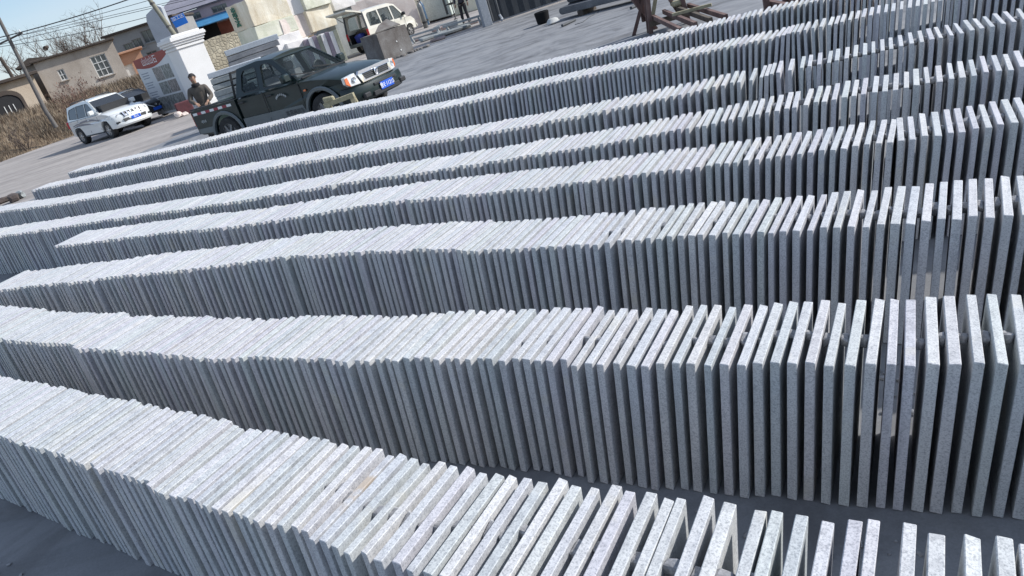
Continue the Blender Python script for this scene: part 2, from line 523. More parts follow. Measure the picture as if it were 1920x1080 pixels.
# ================================================================== SLABS
UA = R(-34.4)
U = Vector((math.cos(UA), math.sin(UA), 0)); V = Vector((-U.y, U.x, 0))
ROWS = {
 8: [(-6.6,1.62),(-4.32,1.41),(-3.66,1.35),(-3.34,1.30),(-2.91,1.26),(-2.48,1.21),(-2.11,1.17),(-1.83,1.16),(-1.52,1.12),(-1.27,1.10),(-0.9,1.08),(0.1,1.06),(2,1.05)],
 7: [(-9,2.62),(-7.42,2.56),(-6.23,2.40),(-5.41,2.33),(-4.86,2.26),(-4.16,2.20),(-3.55,2.16),(-2.93,2.165),(-2.44,2.15),(-2.02,2.17),(-1.43,2.155),(-0.22,2.155),(0.08,2.17),(2,2.2)],
 6: [(-8.4,3.32),(-7.59,3.34),(-6.8,3.36),(-5.79,3.40),(-5.1,3.42),(-4.5,3.47),(-3.64,3.48),(-3.0,3.42),(-2.38,3.325),(-1.88,3.29),(-1.16,3.28),(-0.54,3.24),(0.16,3.21),(2,3.15)],
 5: [(-9.0,4.45),(-7.43,4.41),(-6.5,4.40),(-5.9,4.33),(-5.38,4.33),(-4.7,4.40),(-4.2,4.45),(-3.67,4.41),(-2.7,4.33),(-1.77,4.31),(-0.87,4.32),(-0.3,4.31),(0.3,4.38),(2,4.5)],
 4: [(-13.6,5.28),(-10.0,5.22),(-8.6,5.22),(-7.24,5.16),(-6.24,5.16),(-4.74,5.20),(-4.01,5.15),(-3.1,5.14),(-2.3,5.16),(-1.6,5.22),(-0.94,5.33),(-0.1,5.39),(0.35,5.41),(2.2,5.5)],
 3: [(-16.9,7.05),(-15,6.90),(-13.0,6.68),(-11.4,6.59),(-9.3,6.54),(-7.65,6.47),(-6.2,6.38),(-5.0,6.27),(-3.66,6.18),(-2.5,6.25),(-1.7,6.35),(-0.9,6.50),(-0.1,6.61),(0.4,6.70),(2.6,6.9)],
 2: [(-16.6,8.36),(-14,8.32),(-12,8.28),(-9.6,8.33),(-8.2,8.24),(-6.9,8.12),(-5.5,8.03),(-4.5,8.17),(-3.5,8.2),(-2.6,8.10),(-1.5,8.10),(-0.4,8.17),(2.6,8.3)],
 1: [(-17.2,9.60),(-15,9.6),(-13,9.58),(-11.8,9.78),(-10.3,9.9),(-9,9.8),(-7.7,9.62),(-6.5,9.60),(-5,9.68),(-3.8,9.62),(-2.9,9.68),(-2,9.82),(2.8,9.9)],
}
SPACING = {8: 0.058, 7: 0.0565, 6: 0.0565, 5: 0.0565, 4: 0.061, 3: 0.066, 2: 0.064, 1: 0.064}
SL_H, SL_D, SL_T = 0.600, 0.420, 0.031
def interp(pl, a):
    for (a0, b0), (a1, b1) in zip(pl, pl[1:]):
        if a <= a1:
            t = (a - a0) / (a1 - a0)
            return b0 + (b1 - b0) * t, (b1 - b0) / (a1 - a0)
    return pl[-1][1], 0.0
def slab_variant(seed):
    rng = random.Random(seed)
    mb = MB()
    hx, d, h = SL_T / 2, SL_D, SL_H
    bm = bmesh.new()
    bmesh.ops.create_cube(bm, size=1.0)
    for v_ in bm.verts:
        v_.co = Vector((v_.co.x * SL_T + rng.uniform(-.0012, .0012), (v_.co.y + 0.5) * d + rng.uniform(-.002, .002), (v_.co.z + 0.5) * h + rng.uniform(-.002, .002)))
    bmesh.ops.bevel(bm, geom=bm.edges[:], offset=0.0022, segments=1, affect='EDGES', profile=0.5)
    # one or two knocked-off corners
    tops = [v_ for v_ in bm.verts if v_.co.z > h * 0.97]
    if rng.random() < 0.5:
        cyv = rng.choice((0.0, d)); cxv = rng.choice((-hx, hx))
        for v_ in tops:
            if abs(v_.co.y - cyv) < 0.02 and abs(v_.co.x - cxv) < 0.006:
                v_.co.z -= rng.uniform(.001, .003); v_.co.y += (0.003 if cyv == 0 else -0.003)
    bm.verts.index_update()
    mb.add([v_.co.copy() for v_ in bm.verts], [tuple(x.index for x in f.verts) for f in bm.faces])
    bm.free()
    return mb
slab_mbs = [slab_variant(100 + k) for k in range(10)]
slab_mesh = [mb.mesh('paving_stone', 'granite', smooth=None) for mb in slab_mbs]
stain_mesh = slab_mbs[3].mesh('paving_stone', 'granite_stain')

slabs = []     # row, a_bottom, matrix, variant
rng = random.Random(21)
exact8 = [-0.70,-0.63,-0.57,-0.49,-0.45,-0.39,-0.33,-0.27,-0.23,-0.15,-0.09,-0.02,0.04,0.085,0.15,0.21,0.29,0.35,0.42,0.5,0.56,0.63]
for row, pl in ROWS.items():
    a = pl[0][0]; aend = pl[-1][0]
    lean = 7.6; yaw = 0.0; db = 0.0; run = 0; step = 0.0
    while a < aend:
        at = a + 0.078
        if row == 8 and at > -0.72:
            if not exact8: break
            at = exact8.pop(0); a = at - 0.078
        b, slope = interp(pl, at)
        far = {8: 0.5, 7: 0.5, 6: 0.5, 5: 0.5, 4: 0.55, 3: 0.7, 2: 0.8, 1: 0.6}[row]
        lean += rng.uniform(-0.55, 0.55) * far + (7.6 - lean) * 0.12
        yaw += rng.uniform(-0.5, 0.5) * far - yaw * 0.15
        # little courses of slabs pushed together, then a step
        run -= 1
        if run <= 0:
            run = rng.randint(2, 9); step = rng.uniform(-0.014, 0.014)
        db = step + rng.gauss(0, 0.006) * 1.0
        lz = lean
        if row == 2 and -1.75 < at < -1.05:       # a few slabs of this row have slipped
            lz = 7.6 + 4 * math.sin((at + 1.75) / 0.7 * math.pi * 2)
        if row == 3 and -1.55 < at < -1.1:
            lz = 7.6 + 3 * math.sin((at + 1.55) / 0.45 * math.pi * 2)
        th = R(lz)
        loc = U * a + V * (b + db)
        zz = SL_T / 2 * abs(math.sin(th)) + 0.0045
        mtx = Matrix.Translation((loc.x, loc.y, zz)) @ Matrix.Rotation(UA + math.atan(slope) * 0.5 + R(yaw), 4, 'Z') @ Matrix.Rotation(th, 4, 'Y') @ Matrix.Diagonal((rng.uniform(0.86, 1.14), rng.uniform(0.98, 1.02), rng.uniform(0.992, 1.005), 1))
        slabs.append([row, a, mtx, rng.randrange(10), lz])
        sp = SPACING[row]
        a += sp * rng.uniform(0.86, 1.14) if at < -0.8 else sp * rng.uniform(0.94, 1.06)
# the ones that show largest stand as things of their own
def shows(sl):
    p = sl[2] @ Vector((0, SL_D * 0.3, SL_H * 0.75))
    x, y, z = project(p)
    if z < 0.1 or not (-40 < x < 1960 and -40 < y < 1200): return 0
    return 1.0 / (z * z)
order = sorted(range(len(slabs)), key=lambda i_: -shows(slabs[i_]))
single = set(order[:300])
ROWNAME = {8: 'the nearest row', 7: 'the second row', 6: 'the third row', 5: 'the fourth row', 4: 'the fifth row', 3: 'the sixth row', 2: 'the seventh row', 1: 'the farthest row'}
stained = min((i_ for i_ in single if slabs[i_][0] == 8), key=lambda i_: abs(project(slabs[i_][2] @ Vector((0, SL_D, SL_H)))[0] - 733))
def ordinal(n):
    return '%d%s' % (n, 'th' if 10 <= n % 100 <= 20 else {1: 'st', 2: 'nd', 3: 'rd'}.get(n % 10, 'th'))
ORD = {}
for row in ROWS:
    vis = [i_ for i_ in range(len(slabs)) if slabs[i_][0] == row and project(slabs[i_][2] @ Vector((0, SL_D * 0.9, SL_H)))[0] < 1925]
    out = [i_ for i_ in range(len(slabs)) if slabs[i_][0] == row and i_ not in set(vis)]
    for k, i_ in enumerate(reversed(vis)): ORD[i_] = ordinal(k + 1) + ' from the right picture edge'
    for k, i_ in enumerate(out): ORD[i_] = ordinal(k + 1) + ' beyond the right picture edge'
rest = MB()
for i_, (row, a, mtx, var, lz) in enumerate(slabs):
    if i_ in single:
        o = bpy.data.objects.new('paving_stone', stain_mesh if i_ == stained else slab_mesh[var])
        o.matrix_world = mtx
        COL.objects.link(o)
        nth = ORD.get(i_)
        if i_ == stained:
            tag(o, 'granite slab with a rusty brown stain along its top edge in the nearest row', 'stone slab', 'granite slabs in ' + ROWNAME[8])
        else:
            tag(o, 'granite slab on edge in %s, %s' % (ROWNAME[row], nth), 'stone slab', 'granite slabs in ' + ROWNAME[row])
    else:
        mb = slab_mbs[var]
        rest.add([mtx @ Vector(p) for p in mb.v], mb.f)
o = rest.build('paving_stones', 'granite')
tag(o, 'long farther rows of pale granite slabs standing on edge across the yard', 'stone slabs', kind='stuff')

# stone chips wedged between the slab tops
rng = random.Random(5)
chip_mesh = []
for k in range(6):
    mb = MB().cbox((0, 0, 0), (0.036, 0.044, 0.034), 0.005, jit=0.0075, rng=rng)
    chip_mesh.append(mb.mesh('stone_chip', 'chip'))
amin = {8: -2.1, 7: -2.1, 6: -2.0, 5: -1.5, 4: -1.3, 3: -1.2}
by_row = {}
for i_, s_ in enumerate(slabs): by_row.setdefault(s_[0], []).append(s_ + [i_])
for row, ls in by_row.items():
    if row not in amin: continue
    bm_off = 0.19
    for s0, s1 in zip(ls, ls[1:]):
        if s0[1] < amin[row] or rng.random() < 0.06: continue
        y = 0.20 + 0.02 * noise.noise(Vector((s0[1] * 2.0, row * 3.1, 0))) * 2 + rng.uniform(-.012, .012)
        z = SL_H - rng.uniform(0.028, 0.04)
        p = (s0[2] @ Vector((SL_T / 2, y, z)) + s1[2] @ Vector((-SL_T / 2, y, z))) / 2
        gap = (s1[2] @ Vector((-SL_T / 2, y, z)) - s0[2] @ Vector((SL_T / 2, y, z))).length
        px = project(p)
        if not (-20 < px[0] < 1940 and -20 < px[1] < 1100): continue
        o = bpy.data.objects.new('stone_chip', rng.choice(chip_mesh))
        o.location = p
        o.rotation_euler = (rng.uniform(-.4, .4), 0, UA + rng.uniform(-.15, .15))
        o.scale = (max(0.012, gap) / 0.036, rng.uniform(0.8, 1.35), rng.uniform(0.8, 1.15))
        COL.objects.link(o)
        tag(o, 'stone chip just left of the slab %s in %s' % (ORD[s1[5]].replace('right picture edge', 'right edge'), ROWNAME[row]), 'stone chip', 'stone chips in ' + ROWNAME[row])
# grit and stone splinters lying in the aisles
rng = random.Random(66); grit = MB()
for k in range(1500):
    row = rng.choice((8.6, 8.6, 8, 8, 7, 7, 6, 5, 4))
    a = rng.uniform(-6, 0.8)
    b = {8.6: rng.uniform(0.55, 1.0), 8: rng.uniform(1.55, 2.1), 7: rng.uniform(2.62, 3.2), 6: rng.uniform(3.75, 4.25), 5: rng.uniform(4.8, 5.1), 4: rng.uniform(5.8, 6.2)}[row] + (0.05 * max(0, -a - 1.5) if row > 7 else 0)
    if row == 8.6 and a > -1.0: continue
    p = U * a + V * b
    z = rng.choice((0.006, 0.01, 0.016)) * rng.uniform(0.6, 1.4)
    grit.rock((p.x, p.y, 0.004 + z * 0.4), (z * rng.uniform(1, 2.6), z * rng.uniform(0.8, 1.5), z), rng, 1, 0.25, rng.uniform(0, 3))
tag(grit.build('stone_grit', 'chip'), 'stone grit and splinters scattered on the concrete between the rows', 'grit', kind='stuff')

# ================================================================== VEHICLES
def arc_pts(cx, cz, r, a0, a1, n):
    return [(cx + r * math.cos(R(a0 + (a1 - a0) * k / n)), cz + r * math.sin(R(a0 + (a1 - a0) * k / n))) for k in range(n + 1)]
def wheel_arch(cx, cz, r, zb):
    """Points from the front foot of an arch over the top to the rear foot."""
    a = math.degrees(math.asin(max(-1, min(1, (zb - cz) / r))))
    return arc_pts(cx, cz, r, a, 180 - a, 10)
def body_solid(prof, hw, nose=0.12, tail=0.06, xf=None, xr=None, tuck=0.05):
    xf = xf or max(p[0] for p in prof); xr = xr or min(p[0] for p in prof)
    rings = []
    for s_ in (-1.0, -0.97, -0.86, -0.6, -0.3, 0, 0.3, 0.6, 0.86, 0.97, 1.0):
        k = {1.0: 0.03, 0.97: 0.008}.get(abs(s_), 0.0)
        ring = []
        cxm = (xf + xr) / 2; czm = 0.75
        for x, z in prof:
            fr = max(0, (x - (xf - 0.75)) / 0.75); rr = max(0, ((xr + 0.6) - x) / 0.6)
            y = hw * s_ * (1 - 0.10 * fr * fr - 0.05 * rr * rr)
            # belly of the side: widest at mid height
            y *= 1 - tuck * abs(z - 0.72) ** 1.5
            x2 = x - nose * fr * abs(s_) ** 2.5 + tail * rr * abs(s_) ** 2.5
            top = 1 if z > 0.8 else 0
            ring.append((x2 + (cxm - x2) * k * 0.3, y, z - (0.05 * abs(s_) ** 3 * top) + (czm - z) * k * 0.6))
        rings.append(ring)
    return MB().loft(rings)
def wheel(parent, c, r, w, side, spoke=6, rim_mat='rim', steer=0.0):
    mb = MB().lathe([(r * 0.62, -w * 0.5), (r * 0.92, -w * 0.5), (r * 0.985, -w * 0.38), (r, -w * 0.2), (r, w * 0.2), (r * 0.985, w * 0.38), (r * 0.92, w * 0.5), (r * 0.62, w * 0.5), (r * 0.62, -w * 0.5)], 28, 'Y', cap=False)
    t = mb.build('wheel', 'tyre', parent, 40)
    t.location = c; t.rotation_euler = (0, 0, steer)
    rm = MB().lathe([(r * 0.64, side * w * 0.1), (r * 0.64, side * w * 0.46), (r * 0.60, side * w * 0.47), (r * 0.57, side * w * 0.30), (r * 0.2, side * w * 0.22)], 24, 'Y')
    for k in range(spoke):
        a = 2 * math.pi * k / spoke
        p = Vector((math.cos(a), 0, math.sin(a)))
        rm.bar(p * r * 0.1 + Vector((0, side * w * 0.42, 0)), p * r * 0.6 + Vector((0, side * w * 0.40, 0)), r * 0.14, w * 0.1, (0, 1, 0))
    rm.lathe([(r * 0.17, side * w * 0.2), (r * 0.17, side * w * 0.46), (r * 0.10, side * w * 0.5)], 12, 'Y')
    rm.build('rim', rim_mat, t, 40)
    return t
def cabin(parent, outline, belt, wb, wr, zr, windows, paint, glass_mat, ws_in=0.07, rear_open=False, roof_crown=0.05, pane_th=0.006):
    """outline: belt front, roof front, roof rear, belt rear (x,z). Side panels with holes, roof, windscreen, rear glass."""
    def yw(z): return wb + (wr - wb) * (z - belt) / (zr - belt)
    mb = MB()
    for s_ in (-1, 1):
        mb.panel(outline, windows, lambda a, b, d, s_=s_: (a, s_ * (yw(b) - d), b), 0.05)
    (xf0, zf0), (xf1, zf1), (xr1, zr1), (xr0, zr0) = outline[0], outline[1], outline[-2], outline[-1]
    # roof
    top = [p for p in outline[1:-1]]
    rings = []
    for x, z in top:
        w = yw(z) - 0.0
        rings.append([(x, w * t, z + 0.004 + roof_crown * (1 - t * t)) for t in (-1, -0.8, -0.4, 0, 0.4, 0.8, 1)] + [(x, w * t, z - 0.035) for t in (1, 0, -1)])
    n = len(rings[0])
    vs = [p for r_ in rings for p in r_]
    fs = [(i_ * n + k, i_ * n + (k + 1) % n, (i_ + 1) * n + (k + 1) % n, (i_ + 1) * n + k) for i_ in range(len(rings) - 1) for k in range(n)]
    fs += [tuple(range(n)), tuple(range((len(rings) - 1) * n, len(rings) * n))]
    mb.add(vs, fs)
    # windscreen frame
    def screen(x0, z0, x1, z1, ins):
        def fm(a, b, d):
            x = x0 + (x1 - x0) * b; z = z0 + (z1 - z0) * b
            nrm = Vector((z1 - z0, 0, x0 - x1)).normalized() * (1 if x0 > 0 else -1)
            return (x - nrm.x * d, a * yw(z), z - nrm.z * d)
        outer = [(-1, 0), (1, 0), (1, 1), (-1, 1)]
        hole = [(-1 + ins, 0.05), (1 - ins, 0.05), (1 - ins, 0.94), (-1 + ins, 0.94)]
        return outer, hole, fm
    o_, h_, fm = screen(xf0, zf0, xf1, zf1, ws_in)
    mb.panel(o_, [h_], fm, 0.03)
    MB().panel([(a * 0.995, b) for a, b in h_], [], lambda a, b, d, fm=fm: fm(a, b, d + 0.008), pane_th).build('windscreen', glass_mat, parent)
    if not rear_open:
        o_, h_, fm = screen(xr0, zr0, xr1, zr1, 0.09)
        mb.panel(o_, [h_], fm, 0.03)
        MB().panel(h_, [], lambda a, b, d, fm=fm: fm(a, b, d + 0.008), pane_th).build('rear_window', glass_mat, parent)
    cab = mb.build('cabin', paint, parent, 35)
    for w_ in windows:
        for s_ in (-1, 1):
            MB().panel(w_, [], lambda a, b, d, s_=s_: (a, s_ * (yw(b) - 0.012 - d), b), pane_th).build('side_window', glass_mat, parent)
            # rubber seal round the opening
            cx_ = sum(p[0] for p in w_) / len(w_); cz_ = sum(p[1] for p in w_) / len(w_)
            big = [(cx_ + (a - cx_) * 1.05, cz_ + (b - cz_) * 1.07) for a, b in w_]
            MB().panel(big, [w_], lambda a, b, d, s_=s_: (a, s_ * (yw(b) + 0.004 - d), b), 0.01).build('window_seal', 'black_plastic', parent)
    return cab
def mirror(parent, x, y, z, s_, mat, sz=1.0):
    mb = MB().cbox((x, y + s_ * 0.13, z + 0.03), (0.13 * sz, 0.20 * sz, 0.16 * sz), 0.035)
    mb.bar((x + 0.02, y - s_ * 0.03, z - 0.04), (x, y + s_ * 0.08, z), 0.05)
    mb.build('wing_mirror', mat, parent, 40)
def front_text(parent, txt, size, x, y, z, mat, name='plate_text'):
    return text_mesh(name, txt, size, mat, parent, frame_mtx((x, y, z), (0, 1, 0), (0, 0, 1)), 0.002)
def seat(parent, x, y, z, mat='seat'):
    s_ = MB().cbox((x, y, z), (0.5, 0.5, 0.16), 0.05)
    s_.loft([[(x - 0.27 - 0.10 * t + dx, y + 0.23 * e, z + 0.62 * t) for dx, e in ((-0.06, -1), (0.06, -1), (0.07, 0), (0.06, 1), (-0.06, 1))] for t in (0, 0.5, 1.0)], cap=False)
    s_.cbox((x - 0.39, y, z + 0.72), (0.11, 0.26, 0.18), 0.04)
    return s_.build('seat', mat, parent, 40)

# ---- dark green double-cab pickup
def pickup(loc, rz):
    t = thing('pickup_truck', 'dark green double-cab pickup truck parked behind the farthest row of slabs', 'pickup truck', loc, rz)
    zb = 0.42
    prof = [(-0.93, 0.34), (-0.93, 1.06), (0.4, 1.075), (1.0, 1.09), (1.35, 1.075), (1.9, 1.00), (2.22, 0.93), (2.33, 0.87), (2.37, 0.70), (2.36, 0.44), (2.0, 0.42)]
    prof += [p for p in wheel_arch(1.475, 0.36, 0.45, zb)] + [(0.98, 0.34)]
    body_solid(prof, 0.84, 0.16, 0.0, 2.37, -0.93).build('body', 'pickup_paint', t, 32)
    # load bed: two sides, tailgate, front board, floor
    bed = [(-2.47, 0.50), (-2.48, 1.02), (-0.97, 1.03), (-0.97, 0.38)] + wheel_arch(-1.475, 0.36, 0.45, zb) + [(-2.35, 0.46)]
    mb = MB()
    for s_ in (-1, 1):
        mb.panel(bed, [], lambda a, b, d, s_=s_: (a, s_ * (0.83 - 0.03 * abs(b - 0.75) - d), b), 0.09)
    mb.box((-0.985, 0, 0.78), (0.04, 1.5, 0.5)); mb.box((-1.72, 0, 0.56), (1.5, 1.49, 0.05))
    bd = mb.build('load_bed', 'pickup_paint', t, 30)
    MB().cbox((-2.475, 0, 0.78), (0.06, 1.6, 0.48), 0.02).build('tailgate', 'pickup_paint', t, 30)
    rl = MB()
    for s_ in (-1, 1):
        rl.bar((-2.45, s_ * 0.79, 1.045), (-0.98, s_ * 0.79, 1.055), 0.10, 0.03)
    rl.build('bed_rail', 'black_plastic', t)
    for s_ in (-1, 1):
        MB().cbox((-2.49, s_ * 0.76, 0.82), (0.06, 0.11, 0.34), 0.02).build('tail_light', 'lamp_red', t)
    # headboard frame behind the cab
    hb = MB()
    for s_ in (-1, 1):
        hb.bar((-1.06, s_ * 0.68, 1.04), (-1.0, s_ * 0.60, 1.56), 0.05)
    hb.bar((-1.0, -0.6, 1.56), (-1.0, 0.6, 1.56), 0.05)
    hb.bar((-1.03, -0.64, 1.3), (-1.03, 0.64, 1.3), 0.035)
    hb.build('headboard_frame', 'black_plastic', t)
    outline = [(1.0, 1.07), (0.36, 1.60), (-0.1, 1.645), (-0.74, 1.60), (-0.90, 1.05)]
    w1 = [(0.78, 1.10), (0.33, 1.49), (0.25, 1.54), (0.05, 1.555), (-0.01, 1.51), (0.0, 1.12)]
    w2 = [(-0.16, 1.12), (-0.17, 1.51), (-0.22, 1.55), (-0.55, 1.53), (-0.62, 1.46), (-0.68, 1.18), (-0.62, 1.12)]
    cabin(t, outline, 1.05, 0.80, 0.62, 1.62, [w1, w2], 'pickup_paint', 'glass_clear')
    for x in (0.18, -0.62):
        for y in (-0.36, 0.36):
            seat(t, x, y, 0.62)
    MB().lathe([(0.17, 0), (0.19, 0.012), (0.17, 0.024), (0.15, 0.012), (0.17, 0)], 18, 'X', (0.62, 0.36, 1.12)).build('steering_wheel', 'black_plastic', t, 40)
    MB().cbox((0.86, 0, 1.02), (0.3, 1.4, 0.16), 0.04).build('dashboard', 'black_plastic', t, 40)
    MB().box((-0.2, 0, 1.585), (1.0, 1.14, 0.012)).build('headliner', 'sack_grey', t)
    # lower cladding, flares, bumper
    for s_ in (-1, 1):
        cl = MB(); cl.panel([(-0.9, 0.36), (-0.9, 0.60), (0.92, 0.60), (1.0, 0.36)], [], lambda a, b, d, s_=s_: (a, s_ * (0.842 - d), b), 0.03)
        cl.build('side_cladding', 'pickup_grey', t)
        cl = MB().panel([(-2.42, 0.49), (-2.43, 0.60), (-1.93, 0.60), (-1.93, 0.47)], [], lambda a, b, d, s_=s_: (a, s_ * (0.842 - d), b), 0.03)
        cl.build('side_cladding', 'pickup_grey', t)
    for x in (-1.475, 1.475):
        for s_ in (-1, 1):
            ring = []
            for px, pz in arc_pts(x, 0.36, 0.47, 5, 175, 14):
                nx, nz = (px - x) / 0.47, (pz - 0.36) / 0.47
                ring.append([(px + nx * 0.045, s_ * 0.845, pz + nz * 0.045), (px + nx * 0.02, s_ * 0.875, pz + nz * 0.02), (px - nx * 0.03, s_ * 0.865, pz - nz * 0.03), (px - nx * 0.03, s_ * 0.80, pz - nz * 0.03)])
            vs = [p for r_ in ring for p in r_]
            MB().add(vs, [(i_ * 4 + k, i_ * 4 + (k + 1) % 4, i_ * 4 + 4 + (k + 1) % 4, i_ * 4 + 4 + k) for i_ in range(len(ring) - 1) for k in range(4)]).build('wheel_flare', 'pickup_grey', t, 40)
    rings = []
    for yy in (-0.86, -0.84, -0.7, -0.4, 0, 0.4, 0.7, 0.84, 0.86):
        xx = 2.52 - 0.22 * abs(yy / 0.86) ** 3
        k = 0.03 if abs(yy) > 0.85 else 0
        rings.append([(xx - 0.3, yy, 0.40 + k), (xx - 0.04, yy, 0.36 + k), (xx, yy, 0.44), (xx, yy, 0.58), (xx - 0.03, yy, 0.665 - k), (xx - 0.3, yy, 0.69 - k)])
    bp = MB().loft(rings).build('front_bumper', 'pickup_paint', t, 40)
    bi = MB()
    bi.cbox((2.49, 0, 0.43), (0.06, 0.9, 0.09), 0.01); bi.cbox((2.50, 0, 0.60), (0.05, 0.75, 0.05), 0.01)
    for s_ in (-1, 1): bi.cbox((2.455, s_ * 0.62, 0.46), (0.08, 0.2, 0.10), 0.02)
    bi.build('bumper_grille', 'black_plastic', t)
    # grille with chrome surround
    gx = 2.36
    def gm(a, b, d): return (gx + 0.035 - 0.10 * abs(a) ** 2 - 0.12 * (b - 0.7) - d, a, b)
    MB().panel([(-0.50, 0.70), (0.50, 0.70), (0.56, 0.87), (0.50, 0.93), (-0.50, 0.93), (-0.56, 0.87)], [[(-0.40, 0.735), (0.40, 0.735), (0.45, 0.86), (-0.45, 0.86)]], gm, 0.05).build('grille_surround', 'chrome', t, 30)
    gl = MB().panel([(-0.41, 0.73), (0.41, 0.73), (0.46, 0.865), (-0.46, 0.865)], [], lambda a, b, d: gm(a, b, d + 0.02), 0.02).build('grille', 'black_plastic', t)
    for zz in (0.765, 0.80, 0.835):
        MB().bar(gm(-0.42, zz, 0.012), gm(0.42, zz, 0.012), 0.012, 0.012).build('grille_slat', 'dark_grey', gl)
    em = MB().lathe([(0.075, 0), (0.075, 0.015), (0.06, 0.02), (0.058, 0.005), (0.058, 0)], 20, 'X', (gx + 0.012, 0, 0.80))
    em.bar((gx + 0.025, -0.04, 0.78), (gx + 0.025, 0.02, 0.835), 0.018); em.bar((gx + 0.025, -0.02, 0.765), (gx + 0.025, 0.04, 0.82), 0.018)
    em.build('emblem', 'chrome', t, 40)
    for s_ in (-1, 1):
        def hm(a, b, d, s_=s_): return (2.345 - 0.32 * max(0, a - 0.52) - 0.10 * (b - 0.7) - d, s_ * a, b)
        hl_ = MB().panel([(0.54, 0.70), (0.78, 0.71), (0.85, 0.78), (0.84, 0.90), (0.60, 0.925)], [], hm, 0.08).build('headlight', 'lamp_clear', t)
        MB().panel([(0.775, 0.705), (0.855, 0.77), (0.845, 0.88), (0.785, 0.885)], [], lambda a, b, d, hm=hm: hm(a, b, d - 0.006), 0.02).build('indicator_lens', 'lamp_orange', hl_)
        MB().lathe([(0.055, 0), (0.05, 0.02), (0.02, 0.005)], 14, 'X', hm(0.66, 0.81, -0.004)).build('reflector', 'chrome', hl_, 40)
        mirror(t, 0.80, s_ * 0.79, 1.15, s_, 'pickup_paint', 1.1)
        for x in (0.1, -0.78):
            MB().cbox((x, s_ * 0.845, 0.93), (0.17, 0.03, 0.035), 0.01).build('door_handle', 'black_plastic', t)
        MB().cbox((1.12, s_ * 0.84, 0.86), (0.07, 0.02, 0.04), 0.006).build('side_repeater', 'lamp_orange', t)
        sm = MB()
        for xs_ in (-0.08, 0.98): sm.bar((xs_, s_ * 0.838, 0.40), (xs_, s_ * 0.826, 1.05), 0.012, 0.012, (1, 0, 0))
        sm.build('door_seam', 'black_plastic', t)
        for k in range(9):     # red and white reflective tape on the bed side
            MB().box((-2.34 + k * 0.145, s_ * 0.828, 0.935 + 0.002 * k), (0.14, 0.012, 0.055)).build('reflective_tape', 'white' if k % 2 == 0 else 'decal_red', t)
    # door logo: small pale marks set in an arc, lettering low on the door, badge at the rear
    for k in range(7):
        a = R(150 - k * 20)
        cxx, czz = 0.42 + 0.155 * math.cos(a) * -1, 0.79 + 0.11 * math.sin(a)
        lm = MB()
        x_ = Vector((math.sin(a), 0, math.cos(a)))
        for dx_, dz_ in ((-0.012, 0.0), (0.012, 0.004)):
            lm.box((cxx + dx_, -0.846, czz + dz_), (0.008, 0.006, 0.042))
        lm.box((cxx, -0.846, czz + 0.012), (0.034, 0.006, 0.008)); lm.box((cxx, -0.846, czz - 0.012), (0.03, 0.006, 0.008))
        lm.build('door_logo', 'decal_white', t)
    text_mesh('cladding_text', '客货两用车', 0.11, 'dark_grey', t, frame_mtx((0.66, -0.848, 0.49), (1, 0, 0), (0, 0, 1)), 0.002)
    text_mesh('rear_badge', '4X4', 0.10, 'decal_white', t, frame_mtx((-2.16, -0.829, 0.74), (1, 0, 0), (0, 0, 1)), 0.003)
    pl = MB().cbox((2.535, 0, 0.52), (0.012, 0.44, 0.15), 0.004).build('number_plate', 'plate_blue', t)
    front_text(pl, '鲁E·11215', 0.115, 2.5425, 0, 0.518, 'white')
    wp = MB()
    for y in (-0.25, 0.45): wp.bar((1.0, y, 1.105), (0.88, y - 0.55, 1.22), 0.02)
    wp.bar((1.03, -0.7, 1.09), (1.03, 0.7, 1.09), 0.05, 0.02)
    wp.build('wiper', 'black_plastic', t)
    for x in (-1.475, 1.475):
        for s_ in (-1, 1): wheel(t, (x, s_ * 0.73, 0.36), 0.36, 0.22, s_, 6, 'steel_rim', 0.12 if x > 0 else 0)
    MB().box((-0.2, 0, 0.36), (4.2, 1.1, 0.16)).build('chassis', 'black_plastic', t)
    return t
pickup((-3.256, 17.307, 0), R(-34.1))

